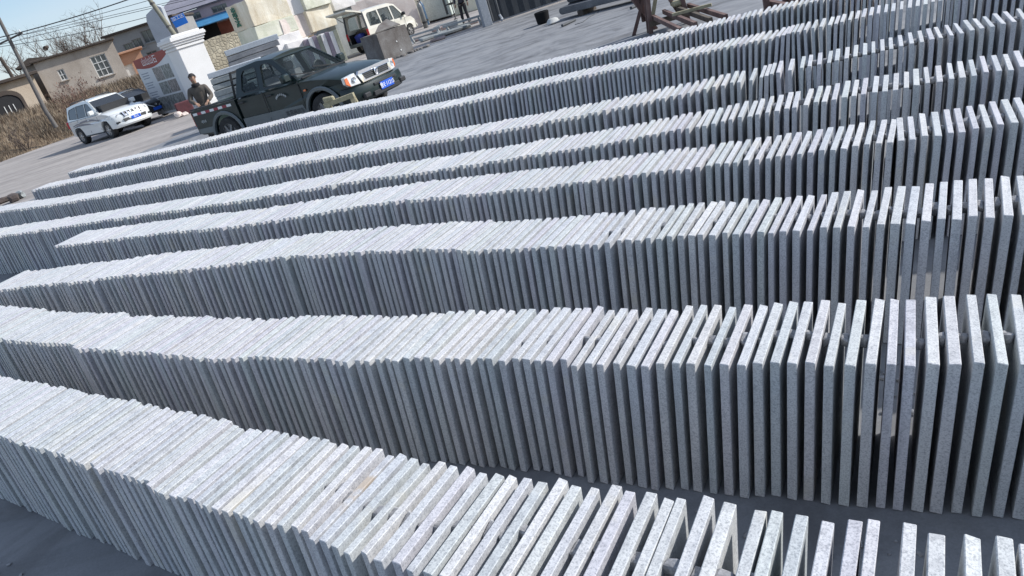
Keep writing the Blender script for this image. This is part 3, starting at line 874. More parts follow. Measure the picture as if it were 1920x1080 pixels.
# ---- SUV and crossover share one builder
def suv(name, label, loc, rz, paint, kind):
    t = thing(name, label, 'car', loc, rz)
    big = kind == 'big'
    wx, r = (1.395, 0.38) if big else (1.35, 0.35)
    hw = 0.94 if big else 0.91
    B = 1.12 if big else 1.0
    nose = 2.36 if big else 2.28
    rear = -2.32 if big else -2.25
    zb = 0.40
    prof = [(rear + 0.08, 0.44), (rear, 0.6), (rear + 0.02, B - 0.05), (rear + 0.1, B + 0.03), (0.4, B + 0.03), (1.05, B + 0.03), (1.45, B + 0.01), (1.95, B - 0.07), (nose - 0.14, B - 0.17), (nose - 0.02, B - 0.33), (nose, 0.55), (nose - 0.1, 0.36), (wx + r + 0.15, 0.36)]
    prof += wheel_arch(wx, r, r + 0.09, zb) + [(wx - r - 0.12, 0.36), (-wx + r + 0.12, 0.36)] + wheel_arch(-wx, r, r + 0.09, zb)
    body_solid(prof, hw, 0.26, 0.12, nose, rear).build('body', paint, t, 32)
    if big:
        outline = [(1.05, B), (0.28, 1.74), (-0.4, 1.79), (-1.3, 1.78), (-2.0, 1.72), (rear + 0.1, B)]
        wins = [[(0.74, B + 0.05), (0.22, 1.60), (0.10, 1.66), (-0.14, 1.67), (-0.14, B + 0.05)],
                [(-0.24, B + 0.05), (-0.24, 1.67), (-1.06, 1.665), (-1.10, B + 0.05)],
                [(-1.18, B + 0.05), (-1.15, 1.66), (-1.80, 1.61), (-1.93, 1.5), (-1.98, B + 0.10)]]
        cabin(t, outline, B, 0.86, 0.69, 1.76, wins, paint, 'glass_dark')
    else:
        outline = [(1.15, B), (0.25, 1.56), (-0.4, 1.62), (-1.2, 1.58), (-1.75, 1.48), (rear + 0.12, B)]
        wins = [[(0.74, B + 0.05), (0.2, 1.45), (0.08, 1.5), (-0.12, 1.5), (-0.12, B + 0.05)],
                [(-0.2, B + 0.05), (-0.2, 1.5), (-1.02, 1.49), (-1.15, B + 0.06)],
                [(-1.24, B + 0.08), (-1.12, 1.48), (-1.62, 1.38), (-1.72, B + 0.14)]]
        cabin(t, outline, B, 0.84, 0.66, 1.58, wins, paint, 'glass_dark')
    MB().box((-0.2, 0, B + 0.06), (2.6, 1.3, 0.5)).build('interior', 'black_plastic', t)
    for s_ in (-1, 1):
        mirror(t, 0.72, s_ * 0.87, B + 0.10, s_, paint, 1.25)
        rr = MB().tube([(-1.7, s_ * 0.60, 1.80 if big else 1.6), (-1.55, s_ * 0.60, 1.85 if big else 1.65), (-0.3, s_ * 0.60, 1.87 if big else 1.68), (-0.1, s_ * 0.60, 1.80 if big else 1.62)], 0.022, 6)
        rr.build('roof_rail', 'dark_grey', t, 40)
        for x in (0.0, -1.0):
            MB().cbox((x, s_ * (hw - 0.01), B - 0.14), (0.2, 0.035, 0.04), 0.01).build('door_handle', paint, t)
        sm = MB()
        for xs_ in (0.86, -0.2, -1.1): sm.bar((xs_, s_ * (hw - 0.004), 0.45), (xs_, s_ * (hw - 0.035), B), 0.012, 0.012, (1, 0, 0))
        sm.build('door_seam', 'dark_grey', t)
        MB().cbox((rear + 0.02, s_ * (hw - 0.12), B - 0.15), (0.12, 0.18, 0.34), 0.03).build('tail_light', 'lamp_red', t)
        st = MB().bar((-wx + r + 0.1, s_ * (hw - 0.06), 0.34), (wx - r - 0.1, s_ * (hw - 0.06), 0.34), 0.14, 0.06)
        st.build('side_step', 'dark_grey', t)
    if big:
        def fm(a, b, d): return (nose - 0.02 - 0.24 * max(0, abs(a) - 0.3) ** 1.6 - 0.36 * max(0, b - 0.62) - d, a, b)
        gl = MB().panel([(-0.44, 0.74), (0.44, 0.74), (0.50, 0.94), (-0.50, 0.94)], [], lambda a, b, d: fm(a, b, d - 0.035), 0.06).build('grille', 'black_plastic', t)
        for k in range(6):
            a = -0.40 + k * 0.16
            MB().bar(fm(a, 0.745, -0.05), fm(a * 1.1, 0.935, -0.05), 0.055, 0.03, (1, 0, 0)).build('grille_bar', 'chrome', gl)
        MB().lathe([(0.07, 0), (0.07, 0.02), (0.045, 0.02), (0.045, 0)], 16, 'X', fm(0, 0.84, -0.055)).build('emblem', 'chrome', t, 40)
        MB().panel([(-0.50, 0.52), (0.50, 0.52), (0.54, 0.66), (-0.54, 0.66)], [], lambda a, b, d: fm(a, b, d - 0.03), 0.05).build('lower_intake', 'black_plastic', t)
        rings = []
        for yy in (-0.86, -0.7, -0.4, 0, 0.4, 0.7, 0.86):
            xx = nose + 0.10 - 0.34 * abs(yy / 0.86) ** 2.6
            rings.append([(xx - 0.25, yy, 0.36), (xx - 0.05, yy, 0.35), (xx, yy, 0.42), (xx - 0.02, yy, 0.52), (xx - 0.12, yy, 0.56)])
        MB().loft(rings).build('front_bumper', paint, t, 40)
        pl = MB().cbox((nose + 0.055, 0, 0.60), (0.012, 0.44, 0.14), 0.004).build('number_plate', 'plate_blue', t)
        front_text(pl, '鲁E·B', 0.10, nose + 0.062, 0, 0.60, 'white')
        for s_ in (-1, 1):
            def hm(a, b, d, s_=s_): return (nose - 0.075 - 0.62 * max(0, a - 0.5) - 0.35 * (b - 0.72) - d, s_ * a, b)
            hl_ = MB().panel([(0.52, 0.72), (0.74, 0.72), (0.88, 0.80), (0.86, 0.95), (0.70, 0.96), (0.56, 0.92)], [], hm, 0.10).build('headlight', 'lamp_clear', t)
            MB().lathe([(0.07, 0), (0.06, 0.02), (0.02, 0.0)], 14, 'X', hm(0.66, 0.82, -0.006)).build('reflector', 'chrome', hl_, 40)
            MB().panel([(0.66, 0.50), (0.82, 0.51), (0.82, 0.60), (0.68, 0.60)], [], lambda a, b, d, s_=s_: (nose - 0.06 - 0.42 * max(0, a - 0.5) - d, s_ * a, b), 0.06).build('fog_light', 'black_plastic', t)
            # swooping side stripe
            for z0, ln, dz in ((0.86, 1.5, 0.16), (0.80, 1.1, 0.10)):
                pts = [(-1.9 + (3.1 * k / 14) * ln / 1.5, z0 + dz * math.sin(k / 14 * math.pi * 0.9) - 0.02 * k / 14 * 4) for k in range(15)]
                ws = [0.035 * math.sin(math.pi * k / 14) + 0.004 for k in range(15)]
                MB().panel([(x, z + w) for (x, z), w in zip(pts, ws)] + [(x, z - w) for (x, z), w in reversed(list(zip(pts, ws)))], [], lambda a, b, d, s_=s_: (a, s_ * (hw * (1 - 0.05 * abs(b - 0.72) ** 1.5) + 0.004 - d - (0.04 if a < -1.85 else 0)), b), 0.008).build('side_stripe', 'decal_grey', t)
    else:
        def fm(a, b, d): return (nose - 0.01 - 0.24 * max(0, abs(a) - 0.3) ** 1.6 - 0.3 * max(0, b - 0.62) - d, a, b)
        MB().panel([(-0.42, 0.56), (0.42, 0.56), (0.5, 0.80), (-0.5, 0.80)], [], lambda a, b, d: fm(a, b, d - 0.03), 0.05).build('grille', 'black_plastic', t)
        for s_ in (-1, 1):
            MB().bar(fm(s_ * 0.44, 0.80, -0.05), fm(s_ * 0.12, 0.60, -0.05), 0.04, 0.03, (1, 0, 0)).build('grille_bar', 'chrome', t)
            MB().panel([(0.5, 0.72), (0.86, 0.76), (0.88, 0.86), (0.56, 0.80)], [], lambda a, b, d, s_=s_: (nose - 0.05 - 0.75 * max(0, a - 0.5) - 0.3 * (b - 0.7) - d, s_ * a, b), 0.08).build('headlight', 'lamp_clear', t)
            MB().panel([(0.62, 0.44), (0.8, 0.45), (0.8, 0.53), (0.64, 0.53)], [], lambda a, b, d, s_=s_: (nose - 0.05 - 0.42 * max(0, a - 0.5) - d, s_ * a, b), 0.06).build('fog_light', 'lamp_clear', t)
        MB().lathe([(0.06, 0), (0.06, 0.02), (0.04, 0.02), (0.04, 0)], 16, 'X', fm(0, 0.70, -0.05)).build('emblem', 'chrome', t, 40)
        pl = MB().cbox((nose + 0.05, 0, 0.50), (0.012, 0.44, 0.14), 0.004).build('number_plate', 'plate_blue', t)
    for x in (-wx, wx):
        for s_ in (-1, 1): wheel(t, (x, s_ * (hw - 0.13), r), r, 0.25, s_, 6)
    MB().box((0, 0, 0.40), (3.9, 1.2, 0.16)).build('chassis', 'black_plastic', t)
    return t
suv('white_car', 'white off-road SUV with blue number plate and grey side stripes', (-15.16, 36.47, 0), R(-42.6), 'suv_paint', 'big')
suv('grey_car', 'dark grey crossover car half hidden behind the white SUV', (-15.45, 40.2, 0), R(-42), 'car_paint', 'small')

# ---- white minivan with raised tailgate
def minivan(loc, rz):
    t = thing('minivan', 'cream white minivan with its tailgate raised and cargo inside', 'van', loc, rz)
    B, zb, r, wx = 0.98, 0.36, 0.29, 1.2
    low = [(-1.85, 0.42), (-1.85, B), (1.15, B), (1.55, B - 0.04), (1.78, B - 0.22), (1.86, 0.6), (1.84, 0.36), (wx + 0.4, 0.34)] + wheel_arch(wx, r, 0.36, zb) + [(wx - 0.4, 0.32), (-wx + 0.4, 0.32)] + wheel_arch(-wx, r, 0.36, zb)
    mb = MB()
    for s_ in (-1, 1):
        mb.panel(low, [], lambda a, b, d, s_=s_: (a - 0.0, s_ * ((0.75 - 0.10 * max(0, a - 1.1) ** 1.3) - 0.02 * abs(b - 0.7) - d), b), 0.04)
    nose = [[(1.84 - 0.05 * abs(yy) ** 2, yy * 0.70, 0.36), (1.87 - 0.06 * yy * yy, yy * 0.70, 0.6), (1.80 - 0.06 * yy * yy, yy * 0.69, B - 0.22), (1.55, yy * 0.70, B - 0.02), (1.1, yy * 0.74, B + 0.0)] for yy in (-1, -0.6, 0, 0.6, 1)]
    mb.loft(nose, cap=False, close=False)
    mb.box((-0.1, 0, 0.40), (3.4, 1.4, 0.06)); mb.box((-1.80, 0, 0.45), (0.08, 1.42, 0.12))
    mb.build('body', 'van_paint', t, 32)
    outline = [(1.2, B), (0.62, 1.72), (0.2, 1.84), (-1.4, 1.86), (-1.76, 1.80), (-1.85, B)]
    wins = [[(1.0, B + 0.06), (0.58, 1.60), (0.48, 1.66), (0.26, 1.68), (0.24, B + 0.08)],
            [(0.12, B + 0.10), (0.12, 1.68), (-0.66, 1.70), (-0.68, B + 0.12)],
            [(-0.80, B + 0.12), (-0.80, 1.70), (-1.45, 1.70), (-1.56, 1.62), (-1.60, B + 0.16)]]
    cabin(t, outline, B, 0.745, 0.62, 1.84, wins, 'van_paint', 'glass_clear', rear_open=True)
    fr = MB()
    for s_ in (-1, 1):
        fr.bar((-1.855, s_ * 0.70, B), (-1.77, s_ * 0.60, 1.78), 0.08); fr.bar((-1.855, s_ * 0.71, 0.5), (-1.855, s_ * 0.70, B), 0.07)
    fr.bar((-1.77, -0.6, 1.80), (-1.77, 0.6, 1.80), 0.08)
    fr.build('tailgate_frame', 'dark_grey', t)
    it = MB().box((-0.75, 0, 0.62), (0.06, 1.38, 0.5)); it.box((-0.6, 0.66, 0.7), (2.3, 0.03, 0.5)); it.box((-0.6, 0, 1.79), (2.2, 1.1, 0.02))
    it.build('interior', 'black_plastic', t)
    a0 = R(14)
    def tg(a, b, d): return (-1.80 - b * math.cos(a0) + d * math.sin(a0) * -1, a, 1.86 + b * math.sin(a0) - d * math.cos(a0))
    tgo = MB().panel([(-0.62, 0), (0.62, 0), (0.68, 0.55), (0.66, 1.05), (-0.66, 1.05), (-0.68, 0.55)], [[(-0.5, 0.12), (0.5, 0.12), (0.54, 0.5), (-0.54, 0.5)]], tg, 0.07).build('tailgate', 'van_paint', t)
    MB().panel([(-0.5, 0.12), (0.5, 0.12), (0.54, 0.5), (-0.54, 0.5)], [], lambda a, b, d: tg(a, b, d + 0.03), 0.006).build('tailgate_window', 'glass_clear', tgo)
    for s_ in (-1, 1):
        MB().cbox((-1.87, s_ * 0.68, 0.88), (0.08, 0.13, 0.34), 0.03).build('tail_light', 'lamp_red', t)
        MB().tube([(-1.80, s_ * 0.64, 1.55), tg(s_ * 0.62, 0.5, 0.07)], 0.015, 5).build('gas_strut', 'dark_grey', t)
        mirror(t, 0.86, s_ * 0.74, B + 0.16, s_, 'black_plastic', 1.0)
        MB().cbox((0.02, s_ * 0.755, B - 0.06), (0.14, 0.03, 0.04), 0.01).build('door_handle', 'black_plastic', t)
        MB().cbox((1.83, s_ * 0.52, 0.72), (0.10, 0.26, 0.16), 0.04).build('headlight', 'lamp_clear', t)
        for x in (-wx, wx): wheel(t, (x, s_ * 0.65, r), r, 0.17, s_, 5, 'steel_rim')
        sm = MB()
        for xs_ in (0.98, 0.19, -0.73): sm.bar((xs_, s_ * 0.752, 0.40), (xs_, s_ * 0.748, B), 0.01, 0.01, (1, 0, 0))
        sm.build('door_seam', 'dark_grey', t)
    MB().cbox((1.86, 0, 0.44), (0.12, 1.42, 0.18), 0.04).build('front_bumper', 'van_paint', t, 40)
    MB().cbox((-1.90, 0, 0.44), (0.12, 1.42, 0.16), 0.04).build('rear_bumper', 'pickup_grey', t, 40)
    for y in (-0.33, 0.33): seat(t, 0.35, y, 0.62)
    return t
VAN = (-2.22, 39.84, 0); VAN_R = R(52.3)
minivan(VAN, VAN_R)
def vanp(x, y, z):
    c_, s_ = math.cos(VAN_R), math.sin(VAN_R)
    return (VAN[0] + x * c_ - y * s_, VAN[1] + x * s_ + y * c_, z)
M['blue_bag'] = plain('blue_bag', (0.02, 0.035, 0.22), 0.6, var=0.3, scale=9)
M['sack'] = plain('sack', (0.5, 0.5, 0.48), 0.8, var=0.15)
M['clutter'] = patchy('clutter', [(0.3, (0.05, 0.04, 0.03)), (0.6, (0.16, 0.13, 0.10)), (0.8, (0.3, 0.27, 0.2))], 6)
rng = random.Random(3)
tag(MB().rock((0, 0, 0.24), (0.5, 0.55, 0.46), rng, 2, 0.15).build('cargo_bag', 'blue_bag', None, 60), 'deep blue bag in the boot of the minivan', 'bag').location = vanp(-1.45, 0.28, 0.44)
for k, (y, w) in enumerate(((-0.18, 0.26), (-0.48, 0.24))):
    o = MB().cbox((0, 0, 0.13), (0.3, w, 0.26), 0.03).build('cargo_box', 'sack'); o.location = vanp(-1.5, y, 0.47); o.rotation_euler = (0, 0, VAN_R)
    tag(o, ['white carton in the minivan boot beside the blue bag', 'white carton at the right edge of the minivan boot'][k], 'box')
o = MB().rock((0, 0, 0.12), (0.6, 1.1, 0.34), rng, 2, 0.3).build('cargo_bundle', 'clutter', None, 50); o.location = vanp(-1.08, 0, 0.78); o.rotation_euler = (0, 0, VAN_R)
tag(o, 'brown bundle of tools piled above the blue bag in the minivan', 'bundle')
# ================================================================== BUILDINGS
M['plaster'] = patchy('plaster', [(0.28, (0.30, 0.25, 0.205)), (0.5, (0.43, 0.375, 0.315)), (0.72, (0.52, 0.465, 0.40))], 0.5, fine=18)
M['plaster_tan'] = patchy('plaster_tan', [(0.28, (0.33, 0.26, 0.19)), (0.5, (0.45, 0.37, 0.28)), (0.75, (0.54, 0.46, 0.36))], 0.5, fine=18)
M['plaster_grey'] = patchy('plaster_grey', [(0.3, (0.22, 0.22, 0.22)), (0.6, (0.30, 0.30, 0.29)), (0.8, (0.36, 0.36, 0.34))], 0.4, fine=18)
M['orange_wall'] = patchy('orange_wall', [(0.3, (0.40, 0.225, 0.15)), (0.7, (0.52, 0.31, 0.215))], 0.8, fine=18)
M['brick_red'] = patchy('brick_red', [(0.3, (0.22, 0.075, 0.055)), (0.7, (0.34, 0.12, 0.085))], 1.5, fine=18)
M['pink_wall'] = patchy('pink_wall', [(0.3, (0.40, 0.30, 0.31)), (0.7, (0.52, 0.41, 0.41))], 0.3, fine=18)
M['roof_grey'] = patchy('roof_grey', [(0.3, (0.22, 0.215, 0.25)), (0.7, (0.31, 0.30, 0.34))], 0.3, fine=10)
M['roof_dark'] = patchy('roof_dark', [(0.3, (0.045, 0.035, 0.03)), (0.7, (0.10, 0.08, 0.065))], 1.0, fine=16)
M['blue_sheet'] = plain('blue_sheet', (0.06, 0.23, 0.42), 0.5, var=0.15, scale=1.5)
M['white_frame'] = plain('white_frame', (0.66, 0.66, 0.63), 0.5, var=0.08)
M['dark_hole'] = plain('dark_hole', (0.02, 0.02, 0.022), 0.9)  # near-black fill in place of the shade inside open doorways
M['pane'] = plain('pane', (0.09, 0.10, 0.10), 0.08, var=0.35, scale=1.2, spec=0.8)

def wall_frame(p0, p1):
    """Local frame of a facade from p0 (left, seen from outside) to p1."""
    p0, p1 = Vector((p0[0], p0[1], 0)), Vector((p1[0], p1[1], 0))
    d = (p1 - p0); L = d.length
    return L, math.atan2(d.y, d.x)
def house(name, label, p0, p1, z0, h, depth, wall_mat, wins, roof_mat='roof_dark', overhang=0.18, cat='house', roof_th=0.16, doors=()):
    """Box house; facade along local +x, outside towards local -y. wins: (x0,z0,x1,z1,nx,nz,frame)"""
    L, rz = wall_frame(p0, p1)
    t = thing(name, label, cat, (p0[0], p0[1], z0), rz)
    holes = [[(a, b), (c_, b), (c_, d_), (a, d_)] for a, b, c_, d_, *_ in list(wins) + list(doors)]
    MB().panel([(0, -0.6), (L, -0.6), (L, h), (0, h)], holes, lambda a, b, d: (a, d, b), 0.25).build('wall', wall_mat, t)
    sw = MB()
    sw.box((0.125, depth / 2 + 0.126, h / 2 - 0.3), (0.25, depth - 0.25, h + 0.6))
    MB().box((L - 0.125, depth / 2 + 0.126, h / 2 - 0.3), (0.25, depth - 0.25, h + 0.6)).build('wall', wall_mat, t)
    sw.build('wall', wall_mat, t)
    MB().box((L / 2, depth + 0.126, h / 2 - 0.3), (L - 0.01, 0.25, h + 0.6)).build('wall', wall_mat, t)
    if roof_mat:
        MB().cbox((L / 2, depth / 2, h + roof_th / 2 + 0.002), (L + 2 * overhang, depth + 2 * overhang + 0.25, roof_th), 0.03).build('roof', roof_mat, t)
    for a, b, c_, d_, nx, nz, fr in wins:
        f = MB().panel([(a, b), (c_, b), (c_, d_), (a, d_)], [[(a + .06, b + .06), (c_ - .06, b + .06), (c_ - .06, d_ - .06), (a + .06, d_ - .06)]], lambda x, z, d: (x, 0.06 + d, z), 0.06).build('window', fr, t)
        for k in range(1, nx): MB().box((a + (c_ - a) * k / nx, 0.09, (b + d_) / 2), (0.05, 0.05, d_ - b - 0.12)).build('muntin', fr, f)
        for k in range(1, nz): MB().box(((a + c_) / 2, 0.085, b + (d_ - b) * k / nz), (c_ - a - 0.12, 0.05, 0.05)).build('muntin', fr, f)
        MB().box(((a + c_) / 2, 0.15, (b + d_) / 2), (c_ - a - 0.1, 0.02, d_ - b - 0.1)).build('pane', 'pane', f)
        MB().box(((a + c_) / 2, -0.03, b - 0.04), (c_ - a + 0.2, 0.14, 0.07)).build('sill', wall_mat, f)
    for a, b, c_, d_, mt in doors:
        MB().box(((a + c_) / 2, 0.16, (b + d_) / 2), (c_ - a, 0.05, d_ - b)).build('door', mt, t)
    return t, L
DH = 66.0
hL, hR = dp(78, 150, DH), dp(226, 110, DH)
HZ = 2.2
def hx(px, py):     # position along the facade of the left house for a pixel
    w = ray(px, py); n_ = Vector((hR.y - hL.y, hL.x - hR.x, 0)).normalized()
    p = CAMP + w * ((hL - CAMP).dot(n_) / w.dot(n_))
    d = (hR - hL); d.z = 0
    return (p - hL).dot(d.normalized()), p.z - HZ
w_tl, w_br = hx(167, 108), hx(214, 137)
w2a, w2b = hx(106, 132), hx(128, 148)
hh = hx(150, 93)[1]
wins = [(w_tl[0], w_br[1], w_br[0], w_tl[1], 3, 3, 'white_frame'), (w2a[0], w2b[1], w2b[0], w2a[1], 2, 2, 'white_frame')]
house('plaster_house', 'flat-roofed beige plaster house with white gridded window behind the dry grass', hL, hR, HZ, hh, 6.0, 'plaster', wins)
aL, aR = dp(-70, 190, DH - 1.5), dp(66, 150, DH - 0.6)
ta, La = house('annex', 'low tan outbuilding with dark arched doorway at the left edge of the picture', aL, aR, 2.0, 2.35, 5.0, 'plaster_tan', [], overhang=0.3, roof_th=0.22, cat='outbuilding')
# arched doorway: near-black plate on the annex front paints its shaded opening
ax0 = La * 0.50
arch = [(ax0 - 1.1, -0.3), (ax0 + 1.1, -0.3)] + [(ax0 + 1.1 * math.cos(R(k * 18)), 1.15 + 0.75 * math.sin(R(k * 18))) for k in range(11)]
dr = MB().panel(arch, [[(ax0 + (x - ax0) * 0.82, -0.25 + (z + 0.25) * 0.86) for x, z in arch]], lambda a, b, d: (a, -0.09 + d, b), 0.085).build('door', 'roof_dark', ta)
MB().panel([(ax0 + (x - ax0) * 0.83, -0.25 + (z + 0.25) * 0.87) for x, z in arch], [], lambda a, b, d: (a, -0.03 + d, b), 0.02).build('opening_shade', 'dark_hole', dr)
for k in range(3): MB().box((ax0 - 0.3 + k * 0.3, -0.06, 0.5), (0.05, 0.03, 0.8)).build('bar', 'white_frame', dr)
# small gabled roof block between the two
gp0 = dp(38, 118, DH + 2)
t = thing('roof_shed', 'small dark gabled roof rising between the outbuilding and the plaster house', 'shed', (gp0.x, gp0.y, 2.2), math.atan2(hR.y - hL.y, hR.x - hL.x))
zt = gp0.z - 2.2
MB().box((1.0, 1.2, (zt - 0.35) / 2), (2.0, 2.0, zt - 0.35)).build('wall', 'plaster', t)
rf = MB()
rf.loft([[(-0.5, y, zt - 0.36), (2.6, y, zt - 0.36), (2.6, y, zt - 0.28), (0.6, y, zt + 0.16), (-0.5, y, zt - 0.28)] for y in (-0.1, 2.5)])
rf.build('roof', 'roof_dark', t)
for k, (a, b) in enumerate((((3, 107), (19, 137)),)):
    p1, p0 = dp(*a, 68), dp(*b, 68)
    tag(MB().tube([(p0.x, p0.y, 1.8), p0, (p0.x - 0.1, p0.y, p1.z)], 0.13, 8).build('wooden_post', 'roof_dark', None, 40), 'short dark post standing up behind the outbuilding roof', 'post')

# grey two-storey house, orange house, pink works building
q0, q1 = dp(206, 95, 82), dp(330, 50, 80)
L_ = (q1 - q0).length
def gw(x, z, w=1.0, h_=1.1): return (x, z, x + w, z + h_, 2, 1, 'plaster_grey')
house('grey_house', 'grey two-storey house with small dark windows behind the orange house', q0, q1, 1.9, dp(275, 47, 81).z - 1.9, 7, 'plaster_grey', [gw(L_ * 0.2, 2.35, 0.9, 0.9), gw(L_ * 0.34, 2.5, 0.9, 0.9), gw(L_ * 0.50, 2.75), gw(L_ * 0.68, 2.75), gw(L_ * 0.70, 0.9), gw(L_ * 0.45, 0.9)], roof_th=0.2)
q0, q1 = dp(222, 125, 69), dp(272, 115, 69)
L_ = (q1 - q0).length
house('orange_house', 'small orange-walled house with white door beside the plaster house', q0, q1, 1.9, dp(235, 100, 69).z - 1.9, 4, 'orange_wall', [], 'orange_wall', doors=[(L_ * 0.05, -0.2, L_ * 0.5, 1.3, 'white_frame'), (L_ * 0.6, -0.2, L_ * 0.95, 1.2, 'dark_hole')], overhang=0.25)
q0, q1 = dp(300, 60, 92), dp(475, 5, 88)
L_ = (q1 - q0).length
pe = dp(340, 26, 91).z
tp, Lp = house('works_building', 'long pink-walled works building with grey gabled roof and blue canopy', q0, q1, 1.5, pe - 1.5, 12, 'pink_wall', [(L_ * 0.30, pe - 1.5 - 0.95, L_ * 0.46, pe - 1.5 - 0.3, 3, 1, 'plaster_grey'), (L_ * 0.58, pe - 1.5 - 0.95, L_ * 0.74, pe - 1.5 - 0.3, 3, 1, 'plaster_grey')], None, cat='building')
hr = pe - 1.5
rf = MB().loft([[(1.2 * 0 - 0.4, -0.4, hr + 0.02), (Lp + 0.4, -0.4, hr + 0.02), (Lp + 0.4, -0.4, hr + 0.14), (-0.4, -0.4, hr + 0.14)], [(3.2, 6.0, hr + 3.4), (Lp - 1, 6.0, hr + 3.4), (Lp - 1, 6.0, hr + 3.52), (3.2, 6.0, hr + 3.52)]], cap=False)
rf.loft([[(-0.4, 12.4, hr + 0.02), (Lp + 0.4, 12.4, hr + 0.02), (Lp + 0.4, 12.4, hr + 0.14), (-0.4, 12.4, hr + 0.14)], [(3.2, 6.001, hr + 3.4), (Lp - 1, 6.001, hr + 3.4), (Lp - 1, 6.001, hr + 3.52), (3.2, 6.001, hr + 3.52)]], cap=False)
rf.build('roof', 'roof_grey', tp)
cz = hr - 1.05
MB().panel([(0, 0), (Lp + 1, 0), (Lp + 1, 1), (0, 1)], [], lambda a, b, d: (a, -0.02 - 2.6 * (1 - b), cz - 0.75 * (1 - b) - d), 0.08).build('canopy', 'blue_sheet', tp)
MB().box((Lp * 0.5, -0.06, (cz - 0.9) / 2 - 0.3), (Lp, 0.10, cz - 0.3)).build('wall', 'brick_red', tp)
MB().box((Lp * 0.45, -0.13, cz - 1.5), (Lp * 0.26, 0.06, 1.5)).build('doorway', 'dark_hole', tp)  # near-black slab paints the unlit opening onto the wall

# rubble boundary wall
M['rubble'] = None
def rubble():
    mt, nt, b = new_mat('rubble')
    v_ = objvec(nt)
    vo = N(nt, 'ShaderNodeTexVoronoi'); setin(vo, Scale=4.5, Randomness=0.9); nt.links.new(v_, vo.inputs['Vector'])
    n1 = noise_tex(nt, v_, 1.2, 6, 0.6)
    c = ramp(nt, n1, [(0.3, (0.235, 0.21, 0.155)), (0.55, (0.345, 0.31, 0.235)), (0.75, (0.43, 0.395, 0.30))])
    c = mixc(nt, 0.25, c, ramp(nt, noise_tex(nt, vo.outputs['Position'], 9, 1), [(0.3, (0.25, 0.25, 0.25)), (0.7, (0.75, 0.75, 0.72))]), 'OVERLAY')
    ed = N(nt, 'ShaderNodeTexVoronoi', feature='DISTANCE_TO_EDGE'); setin(ed, Scale=4.5, Randomness=0.9); nt.links.new(v_, ed.inputs['Vector'])
    c = mixc(nt, ramp(nt, ed.outputs['Distance'], [(0.0, (1, 1, 1)), (0.06, (0, 0, 0))]), c, (0.26, 0.235, 0.18))
    nt.links.new(c, b.inputs['Base Color']); setin(b, Roughness=0.95)
    bump(nt, ramp(nt, ed.outputs['Distance'], [(0.0, (0, 0, 0)), (0.15, (1, 1, 1))]), 0.7, 0.05, b)
    M['rubble'] = mt
rubble()
q0, q1 = dp(372, 78, 46), dp(560, 20, 50)
L_, rz = wall_frame(q0, q1)
t = thing('rubble_wall', 'khaki rubble stone boundary wall behind the white gate pillar', 'wall', (q0.x, q0.y, 0), rz)
tops = [(0, 2.75), (1.2, 2.86), (2.3, 2.82), (3.4, 2.95), (L_, 3.0)]
MB().panel([(0, -0.1), (L_, -0.1)] + list(reversed(tops)), [], lambda a, b, d: (a, d, b), 0.45).build('wall', 'rubble', t)
MB().box((3.2, -0.02, 1.2), (1.3, 0.06, 2.0)).build('render_patch', 'plaster_grey', t)

# ================================================================== GATE PILLAR, BOARD, POLES
M['white_stone'] = patchy('white_stone', [(0.25, (0.70, 0.69, 0.66)), (0.6, (0.78, 0.77, 0.75)), (0.8, (0.82, 0.81, 0.79))], 0.8, fine=25, bmp=0.1)
E1 = Vector((0.8, 0.6, 0)); E2 = Vector((-0.6, 0.8, 0)); EA = math.atan2(E1.y, E1.x)
pc = dp(345, 120, 37.4)
PZ = dp(325, 66, 37.4).z
t = thing('gate_pillar', 'white stone gate pillar with stepped moulded cap behind the pickup bed', 'pillar', (pc.x, pc.y, 0), EA)
WP, WD = 1.22, 1.35
MB().cbox((WP / 2, WD / 2, (PZ - 0.6) / 2), (WP, WD, PZ - 0.6), 0.015).build('shaft', 'white_stone', t)
cp = MB(); zz = PZ - 0.6
for k, (o_, h_) in enumerate(((0.06, 0.10), (0.02, 0.05), (0.10, 0.10), (0.16, 0.10), (0.22, 0.12), (0.19, 0.06), (0.05, 0.08))):
    cp.cbox((WP / 2, WD / 2, zz + h_ / 2), (WP + 2 * o_, WD + 2 * o_, h_ - 0.002), 0.012); zz += h_
cp.build('cap', 'white_stone', t)
MB().cbox((WP / 2, WD / 2, 0.13), (WP + 0.2, WD + 0.2, 0.26), 0.02).build('plinth', 'white_stone', t)

# advertising board
M['board_white'] = plain('board_white', (0.60, 0.615, 0.63), 0.45, var=0.06, scale=1.2)
M['board_red'] = plain('board_red', (0.26, 0.025, 0.02), 0.45, var=0.12, scale=1.2)
M['print_text'] = plain('print_text', (0.24, 0.27, 0.32), 0.6)
def photo_mat(name, seed, tint):
    mt, nt, b = new_mat(name)
    v_ = objvec(nt, (3.5, 1, 1.2))
    n1 = noise_tex(nt, v_, 3.0 + seed, 5, 0.7, 1.2)
    c = ramp(nt, n1, [(0.3, (0.03, 0.03, 0.035)), (0.45, (0.12 * tint[0], 0.12 * tint[1], 0.12 * tint[2])), (0.6, (0.36 * tint[0], 0.36 * tint[1], 0.36 * tint[2])), (0.75, (0.55, 0.55, 0.55))])
    nt.links.new(c, b.inputs['Base Color']); setin(b, Roughness=0.4)
    return mt
M['print_photo'] = photo_mat('print_photo', 0, (1, 1.05, 1.0)); M['print_photo_b'] = photo_mat('print_photo_b', 1.3, (1.1, 1.0, 0.95))
b1 = dp(340, 150, 38.6); b0 = dp(266, 150, 42.0)
Lb, rzb = wall_frame(b0, b1)
t = thing('advert_board', 'white advertising board with red header and photo prints beside the gate pillar', 'sign board', (b0.x, b0.y, 0), rzb)
